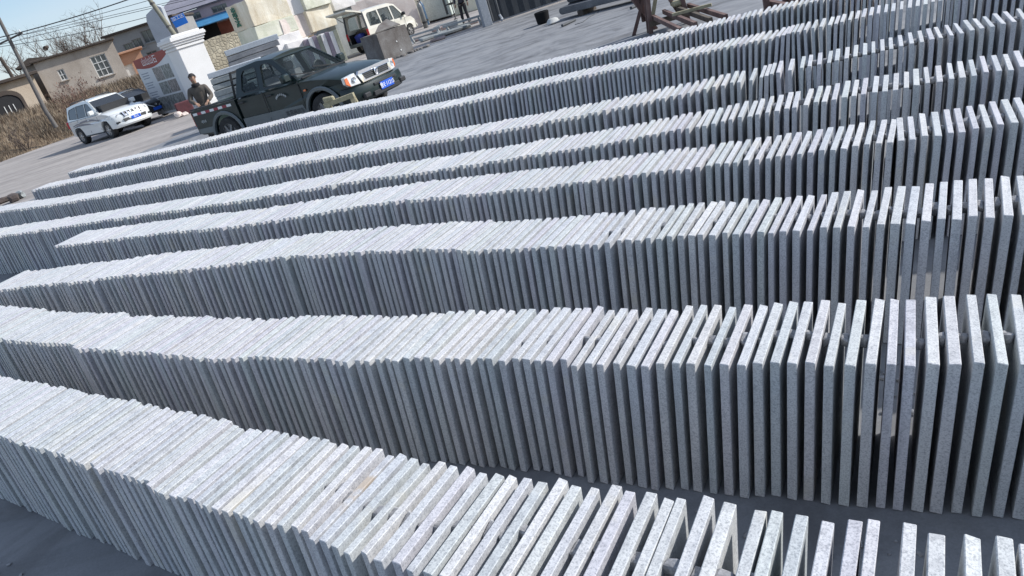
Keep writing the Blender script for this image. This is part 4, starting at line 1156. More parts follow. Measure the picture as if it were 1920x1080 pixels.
HBd = dp(300, 96, 40.2).z
def bmap(o_): return lambda a, b, d: (a, -o_ + d, b)
MB().panel([(0, 0.12), (Lb, 0.12), (Lb, HBd), (0, HBd - 0.05)], [], bmap(0), 0.08).build('panel', 'board_white', t)
curve = [(Lb * k / 12, HBd - 0.12 - 0.52 * (1 - (k / 12) ** 1.0) * 0.55 - 0.28 * math.sin(math.pi * k / 12)) for k in range(13)]
MB().panel(curve + [(Lb + 0.002, HBd + 0.02), (-0.002, HBd - 0.03)], [], bmap(0.006), 0.092).build('header', 'board_red', t)
text_mesh('header_text', '山山山石', 0.40, 'white', t, frame_mtx((Lb * 0.42, -0.009, HBd - 0.26), (1, 0, 0), (0, 0, 1)), 0.002)
pw = Lb * 0.235
for r_, (z0, z1) in enumerate(((1.62, 2.24), (0.98, 1.54))):
    for c_ in range(2):
        x0 = Lb * 0.40 + c_ * (pw + 0.04)
        MB().panel([(x0, z0), (x0 + pw, z0), (x0 + pw, z1), (x0, z1)], [], bmap(0.006), 0.005).build('photo_print', 'print_photo' if (r_ + c_) % 2 else 'print_photo_b', t)
MB().panel([(Lb * 0.20, 0.22), (Lb * 0.90, 0.22), (Lb * 0.90, 0.90), (Lb * 0.20, 0.90)], [], bmap(0.006), 0.005).build('photo_print', 'print_photo', t)
tl = MB(); rng = random.Random(9)
for k in range(11):
    z_ = 2.12 - k * 0.115
    if k % 4 == 3: continue
    tl.box((Lb * 0.10 + 0.22, -0.004, z_), (Lb * 0.24 * rng.uniform(0.7, 1.0), 0.006, 0.04))
tl.build('print_lines', 'print_text', t)

# big grey stone slab standing behind the pillar
M['slab_grey'] = patchy('slab_grey', [(0.3, (0.36, 0.39, 0.42)), (0.6, (0.46, 0.49, 0.52)), (0.8, (0.53, 0.55, 0.57))], 0.7, fine=30)
s0, s1 = dp(300, 60, 42.6), dp(326, 60, 42.0)
zt0, zt1 = dp(267, 30, 42.6).z, dp(286, 13, 42).z
Ls, rzs = wall_frame(s0, s1)
xl = -0.62
tag(MB().panel([(xl + 0.12, 0), (xl + 1.15, 0), (xl + 1.35, zt1 - 0.1), (xl + 1.15, zt1 + 0.02), (xl + 0.75, zt1 - 0.04), (xl + 0.22, zt0 + 0.02), (xl + 0.08, zt0 - 0.25)], [], lambda a, b, d: (a, d, b), 0.2).build('standing_stone', 'slab_grey', None, bevel=0.03), 'tall pale grey stone slab standing upright behind the gate pillar', 'stone slab')
o = bpy.context.scene.objects['standing_stone']; o.location = (s0.x, s0.y, 0); o.rotation_euler = (0, 0, rzs)

M['pole'] = patchy('pole', [(0.3, (0.09, 0.085, 0.08)), (0.7, (0.17, 0.16, 0.15))], 2, stretch=(1, 1, 0.2), fine=30)
M['pole_light'] = patchy('pole_light', [(0.3, (0.16, 0.155, 0.12)), (0.7, (0.30, 0.29, 0.22))], 2, stretch=(1, 1, 0.2), fine=30)
def ext(pa, pb, k): return pb + (pa - pb) * k
pA, pB = dp(0, 39, 54), dp(85, 207, 53.5)
pT = ext(pA, pB, 1.55); pG = Vector((pB.x + 0.1, pB.y, 0.8))
t = thing('utility_pole', 'dark utility pole rising from the dry grass at the left edge', 'utility pole', (pG.x, pG.y, 0))
loc0 = Vector((pG.x, pG.y, 0))
MB().tube([pG - loc0, pB - loc0, pA - loc0, pT - loc0], [0.13, 0.12, 0.095, 0.08], 10).build('shaft', 'pole', t, 40)
ca = MB(); cpos = ext(pA, pB, 0.80) - loc0
ca.bar(cpos + Vector((-0.9, 0.1, -0.1)), cpos + Vector((0.9, -0.1, 0.1)), 0.09); ca.build('crossarm', 'pole', t)
for k in (-0.8, 0.0, 0.8):
    c0 = cpos + Vector((k, -0.11 * k, 0.11 * k))
    MB().lathe([(0.02, 0.05), (0.05, 0.08), (0.035, 0.12), (0.055, 0.15), (0.03, 0.22)], 8, 'Z', c0).build('insulator', 'white_frame', t)
pA2, pB2 = dp(281, 0, 41.2), dp(328, 66, 40.6)
pT2 = ext(pA2, pB2, 1.8); pG2 = ext(pA2, pB2, -1.65); pG2.z = 0
t = thing('leaning_pole', 'leaning concrete pole with blue sign behind the gate pillar', 'utility pole', (pG2.x, pG2.y, 0))
loc0 = Vector((pG2.x, pG2.y, 0))
MB().tube([pG2 - loc0, pB2 - loc0, pA2 - loc0, pT2 - loc0], [0.13, 0.115, 0.10, 0.085], 10).build('shaft', 'pole_light', t, 40)
ca = MB()
for k in (0.25, 0.9): 
    c0 = ext(pA2, pB2, k) - loc0; ca.lathe([(0.125, -0.05), (0.125, 0.05)], 10, 'Z', c0)
ca.build('pole_band', 'pole', t)
M['sign_blue'] = plain('sign_blue', (0.01, 0.16, 0.58), 0.4, var=0.06)
sA, sB = dp(317, 35, 40.8), dp(344, 50, 40.8)
t2 = thing('blue_sign', 'small blue works sign with white lettering beside the leaning pole', 'sign', (sA.x, sA.y, sA.z))
MB().box((0.38, 0, -0.24), (0.64, 0.04, 0.48)).build('panel', 'sign_blue', t2)
text_mesh('sign_text', '加工区', 0.20, 'white', t2, frame_mtx((0.38, -0.022, -0.11), (1, 0, 0), (0, 0, 1)), 0.003)
MB().bar((-0.05, 0.08, -0.2), (0.6, 0.05, -0.2), 0.04).build('bracket', 'pole', t2)
t2.rotation_euler = (0, R(-6), R(8))

# overhead cables
cab = [((-30, 77, 56), (120, 38, 50), (300, -22, 46), 0.030, 'thick topmost overhead cable crossing the sky at the left'),
       ((-30, 83, 56), (130, 42, 50), (330, -14, 45), 0.014, 'thin overhead cable just below the thick topmost one'),
       ((40, 66, 55), (160, 40, 50), (360, -6, 44), 0.013, 'second thin overhead cable, sagging towards the utility pole'),
       ((-30, 92, 56), (130, 52, 50), (420, -16, 44), 0.014, 'overhead cable passing behind the top of the grey stone'),
       ((-20, 90, 56), (200, 51, 50), (460, -24, 44), 0.017, 'lowest overhead cable, running just over the house roofs')]
M['cable'] = plain('cable', (0.03, 0.03, 0.035), 0.7)
for a, b, c_, r_, lab in cab:
    A, B_, C_ = dp(*a), dp(*b), dp(*c_)
    pts = []
    for k in range(25):
        s_ = k / 24
        p = A * ((1 - s_) * (1 - 2 * s_)) + B_ * (4 * s_ * (1 - s_)) + C_ * (s_ * (2 * s_ - 1))
        pts.append(p)
    tag(MB().tube(pts, r_, 5).build('overhead_cable', 'cable', None, 60), lab, 'cable', 'overhead cables')

# ================================================================== STONE BLOCKS
def stone_mat(name, a, b_, c_, sc=1.2, st=(1, 1, 1)):
    M[name] = patchy(name, [(0.28, a), (0.5, b_), (0.74, c_)], sc, 0.85, st, 22, 0.35)
stone_mat('marble_yellow', (0.52, 0.43, 0.29), (0.68, 0.61, 0.47), (0.78, 0.74, 0.62), 1.3, (1.5, 1.5, 0.5))
stone_mat('marble_green', (0.50, 0.52, 0.39), (0.66, 0.66, 0.53), (0.76, 0.74, 0.63), 1.4)
stone_mat('marble_white', (0.66, 0.64, 0.61), (0.75, 0.73, 0.71), (0.80, 0.79, 0.77), 0.8)
stone_mat('marble_pink', (0.55, 0.46, 0.41), (0.70, 0.61, 0.55), (0.78, 0.71, 0.65), 1.1)
stone_mat('stone_grey', (0.20, 0.22, 0.22), (0.28, 0.30, 0.30), (0.37, 0.385, 0.38), 0.9)
stone_mat('stone_purple', (0.19, 0.155, 0.19), (0.26, 0.22, 0.26), (0.34, 0.30, 0.34), 1.5)
stone_mat('stone_olive', (0.20, 0.21, 0.16), (0.28, 0.29, 0.23), (0.36, 0.36, 0.30), 1.5)
M['green_ink'] = plain('green_ink', (0.03, 0.16, 0.11), 0.8, var=0.2)
def block(label, corner, dist, z0, z1, l1, l2, mat, rot=0.0, jit=0.05, seed=0, name='stone_block', group='quarry blocks stacked behind the pickup'):
    """corner: pixel of the near vertical edge; l1 runs right, l2 runs left-back."""
    rg = random.Random(seed)
    p = dp(corner[0], corner[1], dist)
    o = MB()
    bm = bmesh.new(); bmesh.ops.create_cube(bm, size=1.0)
    bmesh.ops.subdivide_edges(bm, edges=bm.edges[:], cuts=3, use_grid_fill=True)
    for v_ in bm.verts:
        q = Vector(((v_.co.x + 0.5) * l1, (v_.co.y + 0.5) * l2, (v_.co.z + 0.5) * (z1 - z0)))
        nz_ = noise.noise_vector(q * 1.7 + Vector((seed * 7.3, 0, 0)))
        q += nz_ * jit
        if v_.co.z < -0.49: q.z = max(0.0, q.z * 0.2)
        v_.co = q
    bm.verts.index_update()
    o.add([v_.co.copy() for v_ in bm.verts], [tuple(x.index for x in f.verts) for f in bm.faces]); bm.free()
    ob = o.build(name, mat, None, bevel=0.02)
    ob.location = (p.x, p.y, z0); ob.rotation_euler = (0, 0, EA + R(rot))
    tag(ob, label, 'stone block', group)
    return ob
zA0, zA1 = dp(478, 50, 38).z, dp(459, 2, 38).z
zB0 = dp(486, 80, 38).z
bA = block('top left quarry block, blue-grey left face marked with green characters', (470, 30), 38, zA0 + 0.01, zA1 + 0.05, 2.0, 2.3, 'marble_yellow', 0, seed=1)
for k, (ch, zf) in enumerate((('出', 0.72), ('法', 0.33))):
    text_mesh('mark', ch, 0.50, 'green_ink', bA, frame_mtx((-0.05, 1.45, (zA1 - zA0) * zf), (0, -1, 0), (0, 0, 1)), 0.02)
block('yellow-green quarry block directly under the one marked with green characters', (482, 66), 38, zB0 + 0.02, zA0, 2.1, 2.2, 'marble_green', -2, seed=2)
block('pale layered base block under the left-hand stack, above the pickup roof', (488, 100), 37.8, 0.0, zB0, 2.3, 2.4, 'marble_white', 0, seed=3)
zD0, zD1 = dp(542, 80, 38.5).z, dp(521, 39, 38.5).z
block('pinkish quarry block leaning under the white block, right of the green one', (531, 60), 38.5, zD0 + 0.01, zD1, 1.75, 0.9, 'marble_pink', 4, seed=4)
block('white sawn quarry block on top of the pinkish one, at the picture top', (518, 20), 38.7, zD1 + 0.01, zD1 + 1.3, 1.75, 1.2, 'marble_white', -3, seed=5)
block('pale base block beneath the pinkish quarry block', (545, 100), 38.2, 0.0, zD0, 1.2, 1.4, 'marble_white', 3, seed=6)
zE0, zE1 = dp(587, 62, 39).z, dp(574, 20, 39).z
block('yellow-streaked quarry block resting on the striped slabs beside the van tailgate', (580, 41), 39, zE0 + 0.02, zE1, 1.45, 1.9, 'marble_yellow', 2, seed=7)
block('pale green quarry block on top of the yellow-streaked one', (571, 8), 39, zE1 + 0.01, zE1 + 1.0, 1.4, 1.8, 'marble_green', -2, seed=8)
zG = dp(625, 22, 41).z
block('bluish white quarry block above the raised van tailgate', (624, 10), 41, zG, zG + 1.2, 1.3, 2.4, 'marble_white', 0, seed=9)
block('tall grey quarry block supporting the bluish white one behind the van', (625, 40), 41, 0.0, zG - 0.01, 1.3, 2.4, 'stone_grey', 0, seed=10)
block('brownish quarry block at the top edge behind the van roof', (660, 20), 46, 0.0, 2.35, 3.6, 1.6, 'marble_pink', -25, seed=11)
block('cream quarry block at the top edge between the van and the gas bottle', (742, 10), 52, 0.0, 1.9, 2.6, 1.6, 'marble_yellow', -30, seed=12)
# thick slabs standing on edge under the block, seen end-on as stripes
cols = ['stone_purple', 'marble_white', 'stone_purple', 'stone_olive', 'marble_white', 'stone_purple', 'marble_white', 'stone_olive']
words_ = ['leftmost purple', 'leftmost white', 'second purple', 'green-grey', 'broad white', 'rightmost purple', 'rightmost white', 'end olive']
for k in range(8):
    x0, y0 = 572 + k * 9.0, 82 + k * 0.8
    p = dp(x0, y0, 37.6 - 0.02 * k)
    ob = MB().cbox((0.105, 0.75, 0.70), (0.20 if k != 4 else 0.19, 1.5, 1.38 + 0.05 * (k % 3)), 0.02, jit=0.015, rng=random.Random(k)).build('standing_block', cols[k])
    ob.location = (p.x, p.y, 0.02); ob.rotation_euler = (0, 0, R(12))
    tag(ob, words_[k] + ' thick stone slab on edge below the yellow-streaked block', 'stone slab', 'thick slabs stored on edge')
# flat slab piles behind the pickup cab
stone_mat('slab_dark', (0.14, 0.145, 0.155), (0.21, 0.215, 0.225), (0.30, 0.30, 0.31), 1.6, (1, 1, 3))
pa, pb = dp(424, 105, 27), dp(500, 82, 27)
base = Vector((pa.x, pa.y, 0))
pz = dp(455, 85, 27).z
n_l = 11
for k in range(n_l):
    z = 0.05 + k * (pz - 0.05) / n_l
    w = 1.75 + 0.12 * random.Random(k).uniform(-1, 1)
    ob = MB().cbox((w / 2, 0.6, (pz - 0.05) / n_l / 2 - 0.006), (w, 1.2, (pz - 0.05) / n_l - 0.012), 0.012, jit=0.012, rng=random.Random(k + 40)).build('flat_stone', 'slab_dark' if k < n_l - 1 else 'slab_grey')
    ob.location = (base.x + random.Random(k).uniform(-.06, .06), base.y, z); ob.rotation_euler = (0, R(-1.0), R(14 + random.Random(k).uniform(-3, 3)))
    tag(ob, 'grey slab, %s in tall pile behind the pickup cab' % ('topmost' if k == n_l - 1 else ordinal(k + 1) + ' from the ground'), 'stone slab', 'slabs piled behind the pickup cab')
pa = dp(393, 150, 24.5)
for k in range(9):
    ob = MB().cbox((0.8, 0.5, 0.082), (1.6, 1.0, 0.164), 0.014, jit=0.014, rng=random.Random(k + 80)).build('flat_stone', 'stone_grey' if k < 8 else 'slab_grey')
    ob.location = (pa.x + random.Random(k + 3).uniform(-.08, .08), pa.y, 0.02 + k * 0.172); ob.rotation_euler = (0, 0, R(10 + random.Random(k + 9).uniform(-4, 4)))
    tag(ob, 'pale slab, %s in low pile behind the pickup bed' % ('topmost' if k == 8 else ordinal(k + 1) + ' from the ground'), 'stone slab', 'pale slabs piled behind the pickup bed')

# ================================================================== YARD CLUTTER
M['rust'] = patchy('rust', [(0.28, (0.085, 0.068, 0.06)), (0.5, (0.15, 0.138, 0.128)), (0.72, (0.235, 0.228, 0.22))], 1.8, fine=25)
bl, br, tlp = gp(735, 113), gp(777, 99), dp(690, 62, 29)
Lx, rzx = wall_frame(dp(712, 84, 28.8), dp(769, 72, 29.6))
p0 = dp(712, 84, 28.8)
t = thing('metal_tank', 'rusty dark metal water tank standing open in front of the minivan', 'tank', (p0.x, p0.y, 0), rzx)
HT = 1.02
for nm, c_, s_ in (('side', (Lx / 2, 0.02, HT / 2), (Lx, 0.04, HT)), ('side', (Lx / 2, 1.1, HT / 2), (Lx, 0.04, HT)), ('side', (0.02, 0.56, HT / 2), (0.04, 1.03, HT)), ('side', (Lx - 0.02, 0.56, HT / 2), (0.04, 1.03, HT)), ('base', (Lx / 2, 0.56, 0.04), (Lx - 0.1, 1.0, 0.06))):
    MB().cbox(c_, s_, 0.008, jit=0.006).build(nm, 'rust', t)
MB().panel([(0.15, 0), (Lx - 0.05, 0), (Lx - 0.2, 0.85), (0.6, 0.5)], [], lambda a, b, d: (a, 0.25 + b * 0.62, HT + 0.02 + b * 0.36 + d), 0.03).build('lid', 'rust', t)
for k, (x, z) in enumerate(((0.75, 0.55), (0.82, 0.22))):
    MB().lathe([(0.03, -0.012), (0.02, -0.02)], 10, 'Y', (x, 0, z)).build('drain_plug', 'white_frame', t)
rr = MB(); rng = random.Random(17)
for k in range(16): rr.rock((rng.uniform(0.1, 2.0), rng.uniform(-0.3, -0.08), 0.04), (0.2, 0.14, 0.1), rng, 1, 0.3, rng.uniform(0, 3))
o = rr.build('stone_rubble', 'rust'); o.location = (p0.x, p0.y, 0); o.rotation_euler = (0, 0, rzx); tag(o, 'scattered dark stone rubble along the foot of the rusty tank', 'rubble', kind='stuff')

# gas bottle, cabinet, tripod, frames
M['bottle_grey'] = plain('bottle_grey', (0.20, 0.205, 0.20), 0.45, 0.3, var=0.3, scale=4)
M['bottle_blue'] = plain('bottle_blue', (0.06, 0.12, 0.20), 0.45, var=0.2)
def gas_bottle(px, py, d, mat, label):
    p = dp(px, py, d)
    t = thing('gas_bottle', label, 'gas cylinder', (p.x, p.y, 0))
    MB().lathe([(0.12, 0.0), (0.135, 0.02), (0.135, 1.10), (0.12, 1.22), (0.07, 1.32), (0.045, 1.36)], 18, 'Z').build('cylinder', mat, t, 40)
    MB().lathe([(0.035, 1.35), (0.035, 1.42), (0.06, 1.43), (0.06, 1.46), (0.02, 1.47)], 10, 'Z').build('valve', 'dark_grey', t, 40)
    MB().lathe([(0.138, 0.25), (0.14, 0.27), (0.14, 0.33), (0.138, 0.35)], 18, 'Z').build('rubber_ring', 'black_plastic', t)
    return t
gas_bottle(795, 38, 44, 'bottle_grey', 'grey gas cylinder standing right of the minivan nose')
gas_bottle(793, 20, 46.5, 'bottle_blue', 'bluish gas cylinder just behind the grey one')
M['cabinet'] = patchy('cabinet', [(0.3, (0.38, 0.44, 0.42)), (0.6, (0.50, 0.55, 0.52)), (0.8, (0.58, 0.61, 0.58))], 1.2, fine=14)
p0, p1 = dp(800, 30, 48), dp(842, 15, 47.5)
Lc, rzc = wall_frame(p0, p1)
t = thing('stone_crate', 'pale green painted cabinet behind the gas cylinders', 'cabinet', (p0.x, p0.y, 0), rzc)
MB().cbox((Lc / 2, 0.5, 0.80), (Lc, 1.0, 1.4), 0.02, jit=0.01).build('carcass', 'cabinet', t)
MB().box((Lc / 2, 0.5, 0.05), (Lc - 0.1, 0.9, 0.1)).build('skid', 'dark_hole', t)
MB().cbox((Lc - 0.2, -0.02, 0.85), (0.13, 0.06, 1.3), 0.02).build('door_post', 'dark_grey', t)
p0, p1 = dp(848, 12, 47), dp(890, -2, 46)
Lc, rzc = wall_frame(p0, p1)
ob = MB().cbox((Lc / 2, 0.5, 0.85), (Lc, 0.9, 1.7), 0.03, jit=0.02).build('stone_block', 'marble_green'); ob.location = (p0.x, p0.y, 0); ob.rotation_euler = (0, 0, rzc)
tag(ob, 'pale stone block behind the tripod stand at the picture top', 'stone block')
p = gp(857, 44)
t = thing('tripod_stand', 'thin black tripod stand with crossbar beside the standing person', 'stand', (p.x, p.y, 0))
MB().tube([(0, 0, 0.15), (0, 0, 1.15)], 0.022, 8).build('pole', 'black_plastic', t)
for k in range(3):
    a = R(30 + 120 * k); MB().tube([(0, 0, 0.28), (0.27 * math.cos(a), 0.27 * math.sin(a), 0.015)], 0.015, 6).build('leg', 'black_plastic', t)
MB().bar((-0.28, 0, 0.95), (0.25, 0, 0.98), 0.05).build('crossbar', 'black_plastic', t)
MB().lathe([(0.11, 0.9), (0.13, 0.92), (0.13, 1.0), (0.11, 0.96)], 12, 'Z').build('collar', 'black_plastic', t)
M['pale_frame'] = plain('pale_frame', (0.36, 0.38, 0.38), 0.6, var=0.2)
M['pink_stone'] = patchy('pink_stone', [(0.3, (0.20, 0.15, 0.145)), (0.7, (0.36, 0.29, 0.27))], 3)
def trestle(px, py, L_, rz, label, h=0.34):
    p = gp(px, py)
    t = thing('stone_trestle', label, 'trestle', (p.x, p.y, 0), rz)
    MB().bar((0, 0, h), (L_, 0, h), 0.10, 0.08).build('beam', 'pale_frame', t)
    MB().bar((0.05, 0.35, h * 0.5), (L_ - 0.05, 0.35, h * 0.5), 0.07).build('beam', 'pale_frame', t)
    for x in (0.15, L_ - 0.15):
        for y in (-0.14, 0.30): MB().bar((x, 0 if y < 0 else 0.02, h - 0.03), (x + 0.05, y, 0.0), 0.06).build('leg', 'pale_frame', t)
    return t
trestle(768, 85, 1.5, R(-10), 'pale grey low trestle lying right of the rusty tank')
trestle(835, 66, 1.7, R(-14), 'pale grey low trestle in front of the tripod stand')
rng = random.Random(31)
labs = ['flat pinkish stone offcut by the left trestle', 'long grey stone offcut between the trestles', 'broken pink stone between tripod and left trestle', 'grey stone slab lying under the right trestle', 'dark stone offcut at the feet of the standing person', 'small pink stone in front of the right trestle', 'greyish offcut stack beside the tripod foot']
for k, (px, py, sx, sy, sz, mt) in enumerate(((800, 72, 1.0, 0.5, 0.12, 'pink_stone'), (818, 70, 1.4, 0.4, 0.14, 'stone_grey'), (826, 60, 0.7, 0.5, 0.2, 'pink_stone'), (850, 62, 1.6, 0.5, 0.16, 'stone_grey'), (878, 48, 0.9, 0.4, 0.12, 'pink_stone'), (822, 76, 0.6, 0.35, 0.10, 'pink_stone'), (842, 54, 1.3, 0.6, 0.26, 'stone_grey'))):
    p = gp(px, py)
    ob = MB().cbox((0, 0, sz / 2), (sx, sy, sz), 0.03, jit=0.04, rng=rng).build('stone_offcut', mt); ob.location = (p.x, p.y, 0.006); ob.rotation_euler = (0, 0, R(rng.uniform(-25, 25)))
    tag(ob, labs[k], 'stone', 'offcuts lying round the trestles')

# shed: corner column, near-black sheet painted as its shaded interior, no roof built
M['steel_grey'] = patchy('steel_grey', [(0.3, (0.24, 0.26, 0.285)), (0.7, (0.33, 0.35, 0.375))], 1.2, fine=20, bmp=0.1)
M['shed_shade'] = patchy('shed_shade', [(0.3, (0.014, 0.019, 0.026)), (0.7, (0.028, 0.036, 0.045))], 0.6, stretch=(1, 1, 0.3), fine=12)
cpos = gp(910, 51)
SD = Vector((0.975, 0.22, 0)).normalized()
t = thing('workshop_shed', 'dark sheet standing in for workshop interior shade, with pale corner column at the picture top', 'workshop wall', (cpos.x, cpos.y, 0), math.atan2(SD.y, SD.x))
SH = 6.2
col_ = MB().box((0.16, 0.0, SH / 2), (0.30, 0.03, SH)); col_.box((0.16, 0.30, SH / 2), (0.30, 0.03, SH)); col_.box((0.16, 0.15, SH / 2), (0.04, 0.27, SH))
MB().cbox((0.16, 0.15, SH / 2), (0.34, 0.32, SH), 0.015).build('column', 'steel_grey', t)
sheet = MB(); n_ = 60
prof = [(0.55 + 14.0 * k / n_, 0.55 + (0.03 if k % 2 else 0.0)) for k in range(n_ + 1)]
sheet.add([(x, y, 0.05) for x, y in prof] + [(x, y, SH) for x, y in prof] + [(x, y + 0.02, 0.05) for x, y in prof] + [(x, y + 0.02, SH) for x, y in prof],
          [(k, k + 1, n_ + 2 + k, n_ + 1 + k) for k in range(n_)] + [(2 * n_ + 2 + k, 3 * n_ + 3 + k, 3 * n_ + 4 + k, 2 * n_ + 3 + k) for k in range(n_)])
sheet.build('shade_sheet', 'shed_shade', t)
MB().box((7.5, 0.60, SH + 0.08), (14.4, 0.3, 0.12)).build('coping', 'steel_grey', t)
for k, x in enumerate((0.46, 0.78)):
    MB().tube([(x, 0.30, 0.10), (x, 0.30, SH - 0.1)], 0.05, 8).build('downpipe', 'dark_grey', t, 40)
MB().tube([(0.78, 0.30, 0.25), (0.78, 0.10, 0.10), (0.70, -0.05, 0.06)], 0.05, 8).build('pipe_elbow', 'steel_grey', t, 40)
MB().bar((0.40, 0.30, 0.9), (0.9, 0.30, 0.9), 0.05).build('pipe_clip', 'dark_grey', t)

# kerbstones stored beside the shed
pl_, pr_ = gp(1060, 25, 0.18), gp(1230, -18, 0.18)
Lk, rzk = wall_frame(pl_, pr_)
stone_mat('kerb_grey', (0.09, 0.093, 0.098), (0.13, 0.133, 0.14), (0.18, 0.182, 0.188), 2.0)
stone_mat('beam_dark', (0.04, 0.042, 0.047), (0.065, 0.068, 0.073), (0.10, 0.103, 0.108), 2.0)
for k, (z, dy, mt, lab) in enumerate(((0.16, 0.0, 'kerb_grey', 'long pale stone beam with rounded end lying lowest by the shed'), (0.20, 0.42, 'beam_dark', 'dark stone beam directly behind the lowest pale beam'), (0.40, 0.30, 'beam_dark', 'dark stone beam resting on the two lowest beams'), (0.60, 0.36, 'beam_dark', 'uppermost dark stone beam of the pile by the shed'))):
    mb = MB()
    prof = [(-0.10 + 0.10 * math.cos(R(a)), 0.10 + 0.10 * math.sin(R(a))) for a in range(90, 271, 30)]
    ring = [(x, z_) for x, z_ in prof]
    mb.panel([(x, zz_) for x, zz_ in prof] + [(Lk, 0.0), (Lk, 0.2)], [], lambda a, b, d: (a, d, b), 0.36)
    ob = mb.build('stone_beam', mt, None, bevel=0.015); ob.location = (pl_.x - math.sin(rzk) * dy + math.cos(rzk) * 0.1 * k, pl_.y + math.cos(rzk) * dy, z); ob.rotation_euler = (0, 0, rzk)
    tag(ob, lab, 'stone beam', 'stone beams beside the shed')
for k, x in enumerate((0.5, Lk - 0.5)):
    ob = MB().box((0, 0.4, 0.078), (0.16, 0.9, 0.15)).build('timber_bearer', 'roof_dark'); ob.location = (pl_.x + math.cos(rzk) * x, pl_.y + math.sin(rzk) * x, 0.006); ob.rotation_euler = (0, 0, rzk)
    tag(ob, ['timber bearer under the near end of the pale stone beam', 'timber bearer under the far right end of the pale stone beam'][k], 'timber')
p = gp(1020, 44)
tb = MB().lathe([(0.06, 0.0), (0.20, 0.02), (0.23, 0.34), (0.20, 0.36), (0.17, 0.08), (0.02, 0.06)], 16, 'Z')
M['bucket'] = plain('bucket', (0.008, 0.008, 0.009), 0.8, spec=0.2)
o = tb.build('rubber_bucket', 'bucket', None, 40); o.location = (p.x, p.y, 0.005); tag(o, 'black rubber bucket standing near the stone beams by the shed', 'bucket')
rng = random.Random(77)
p = gp(1035, 46)
o = MB().rock((0, 0, 0.10), (0.34, 0.20, 0.15), rng, 2, 0.3, 0.3).build('cement_sack', 'sack', None, 50); o.location = (p.x + 0.05, p.y - 0.05, 0.01); tag(o, 'crumpled white sack on the ground beside the black bucket', 'sack')
for (a, b, lab) in (((1054, 48), (1078, 37), 'short dark pipe lying on the concrete in front of the beams'), ((1183, 15), (1206, 4), 'short grey pipe lying near the wooden rack')):
    A, B_ = gp(*a, 0.045), gp(*b, 0.045)
    tag(MB().tube([A, B_], 0.04, 8).build('pipe_offcut', 'dark_grey', None, 40), lab, 'pipe')
A = [gp(x, y, 0.012) for x, y in ((1078, 46), (1092, 42), (1102, 34), (1114, 27), (1122, 22))]
tag(MB().tube(A, 0.01, 5).build('floor_hose', 'dark_grey', None, 60), 'thin loose hose curling over the concrete before the stone beams', 'hose')

# wooden A-frame rack beyond the farthest row
M['wood_red'] = patchy('wood_red', [(0.3, (0.085, 0.05, 0.045)), (0.55, (0.16, 0.10, 0.085)), (0.75, (0.25, 0.18, 0.15))], 3, stretch=(1, 1, 0.3), fine=30)
M['wood_olive'] = patchy('wood_olive', [(0.3, (0.055, 0.045, 0.034)), (0.55, (0.11, 0.088, 0.066)), (0.75, (0.20, 0.165, 0.125))], 3, fine=30)
M['wood_pale'] = patchy('wood_pale', [(0.3, (0.25, 0.22, 0.14)), (0.6, (0.36, 0.33, 0.22)), (0.8, (0.44, 0.41, 0.29))], 3, fine=30)
o0 = Vector((4.22, 15.1, 0))
rzr = R(-98)
t = thing('wooden_rack', 'brown wooden A-frame rack with long rails beyond the farthest row', 'rack', (o0.x, o0.y, 0), rzr)
sd = 1
for k, (y, z, mt) in enumerate(((0.0, 0.28, 'wood_red'), (0.24, 0.30, 'wood_red'), (0.48, 0.30, 'wood_olive'), (0.72, 0.28, 'wood_red'))):
    MB().bar((0.0, y, z), (3.0, y, z), 0.06, 0.08).build('rail', mt, t)
for x in (0.3, 2.9): MB().bar((x, -0.12, 0.18), (x, 0.84, 0.18), 0.10, 0.10).build('crossbeam', 'wood_olive', t)
for x in (0.05, 0.30):
    for y in (-0.12, 0.62): MB().bar((x, y, 0.0), (x, y + (0.18 if y < 0 else -0.18), 1.7), 0.08, 0.08).build('post', 'wood_red', t)
for (a, b, mt) in (((-0.18, -0.40, 0.0), (-0.1, 0.12, 1.0), 'wood_red'), ((-0.18, 0.05, 0.0), (-0.1, -0.42, 1.0), 'wood_red'), ((-0.22, -0.12, 0.20), (-0.15, -0.1, 1.5), 'wood_red'), ((0.1, -0.05, 0.15), (0.15, 0.35, 1.2), 'wood_pale'), ((0.12, 0.5, 0.2), (0.1, 0.1, 1.2), 'wood_red')):
    MB().bar(a, b, 0.11, 0.07).build('brace', mt, t)
for k, (x, y) in enumerate(((1.6, 0.55), (1.5, 0.25))): MB().bar((x, y - 0.1, 0.37), (x + 0.1, y + 0.25, 0.37), 0.07, 0.05).build('wedge', 'wood_pale', t)
MB().cbox((0.2, 0.5, 0.40), (0.25, 0.26, 0.10), 0.03).build('end_cleat', 'wood_pale', t)

q_ = gp(1450, 6, 0.35)
t = thing('wooden_rack', 'brown wooden rack at the top edge, right of the A-frame rack', 'rack', (q_.x, q_.y, 0), R(-98))
for k, y in enumerate((0.0, 0.26, 0.52)): MB().bar((-0.3, y, 0.34), (2.2, y, 0.34), 0.07, 0.09).build('rail', 'wood_red', t)
for x in (0.0, 1.8): MB().bar((x, -0.15, 0.25), (x, 0.7, 0.25), 0.09, 0.08).build('crossbeam', 'wood_olive', t)
for x in (0.0, 1.8):
    for y in (-0.1, 0.65): MB().bar((x, y, 0.0), (x, y, 0.75), 0.08, 0.08).build('post', 'wood_red', t)
MB().bar((-0.06, -0.1, 0.1), (-0.06, 0.65, 0.7), 0.07, 0.05).build('brace', 'wood_red', t)

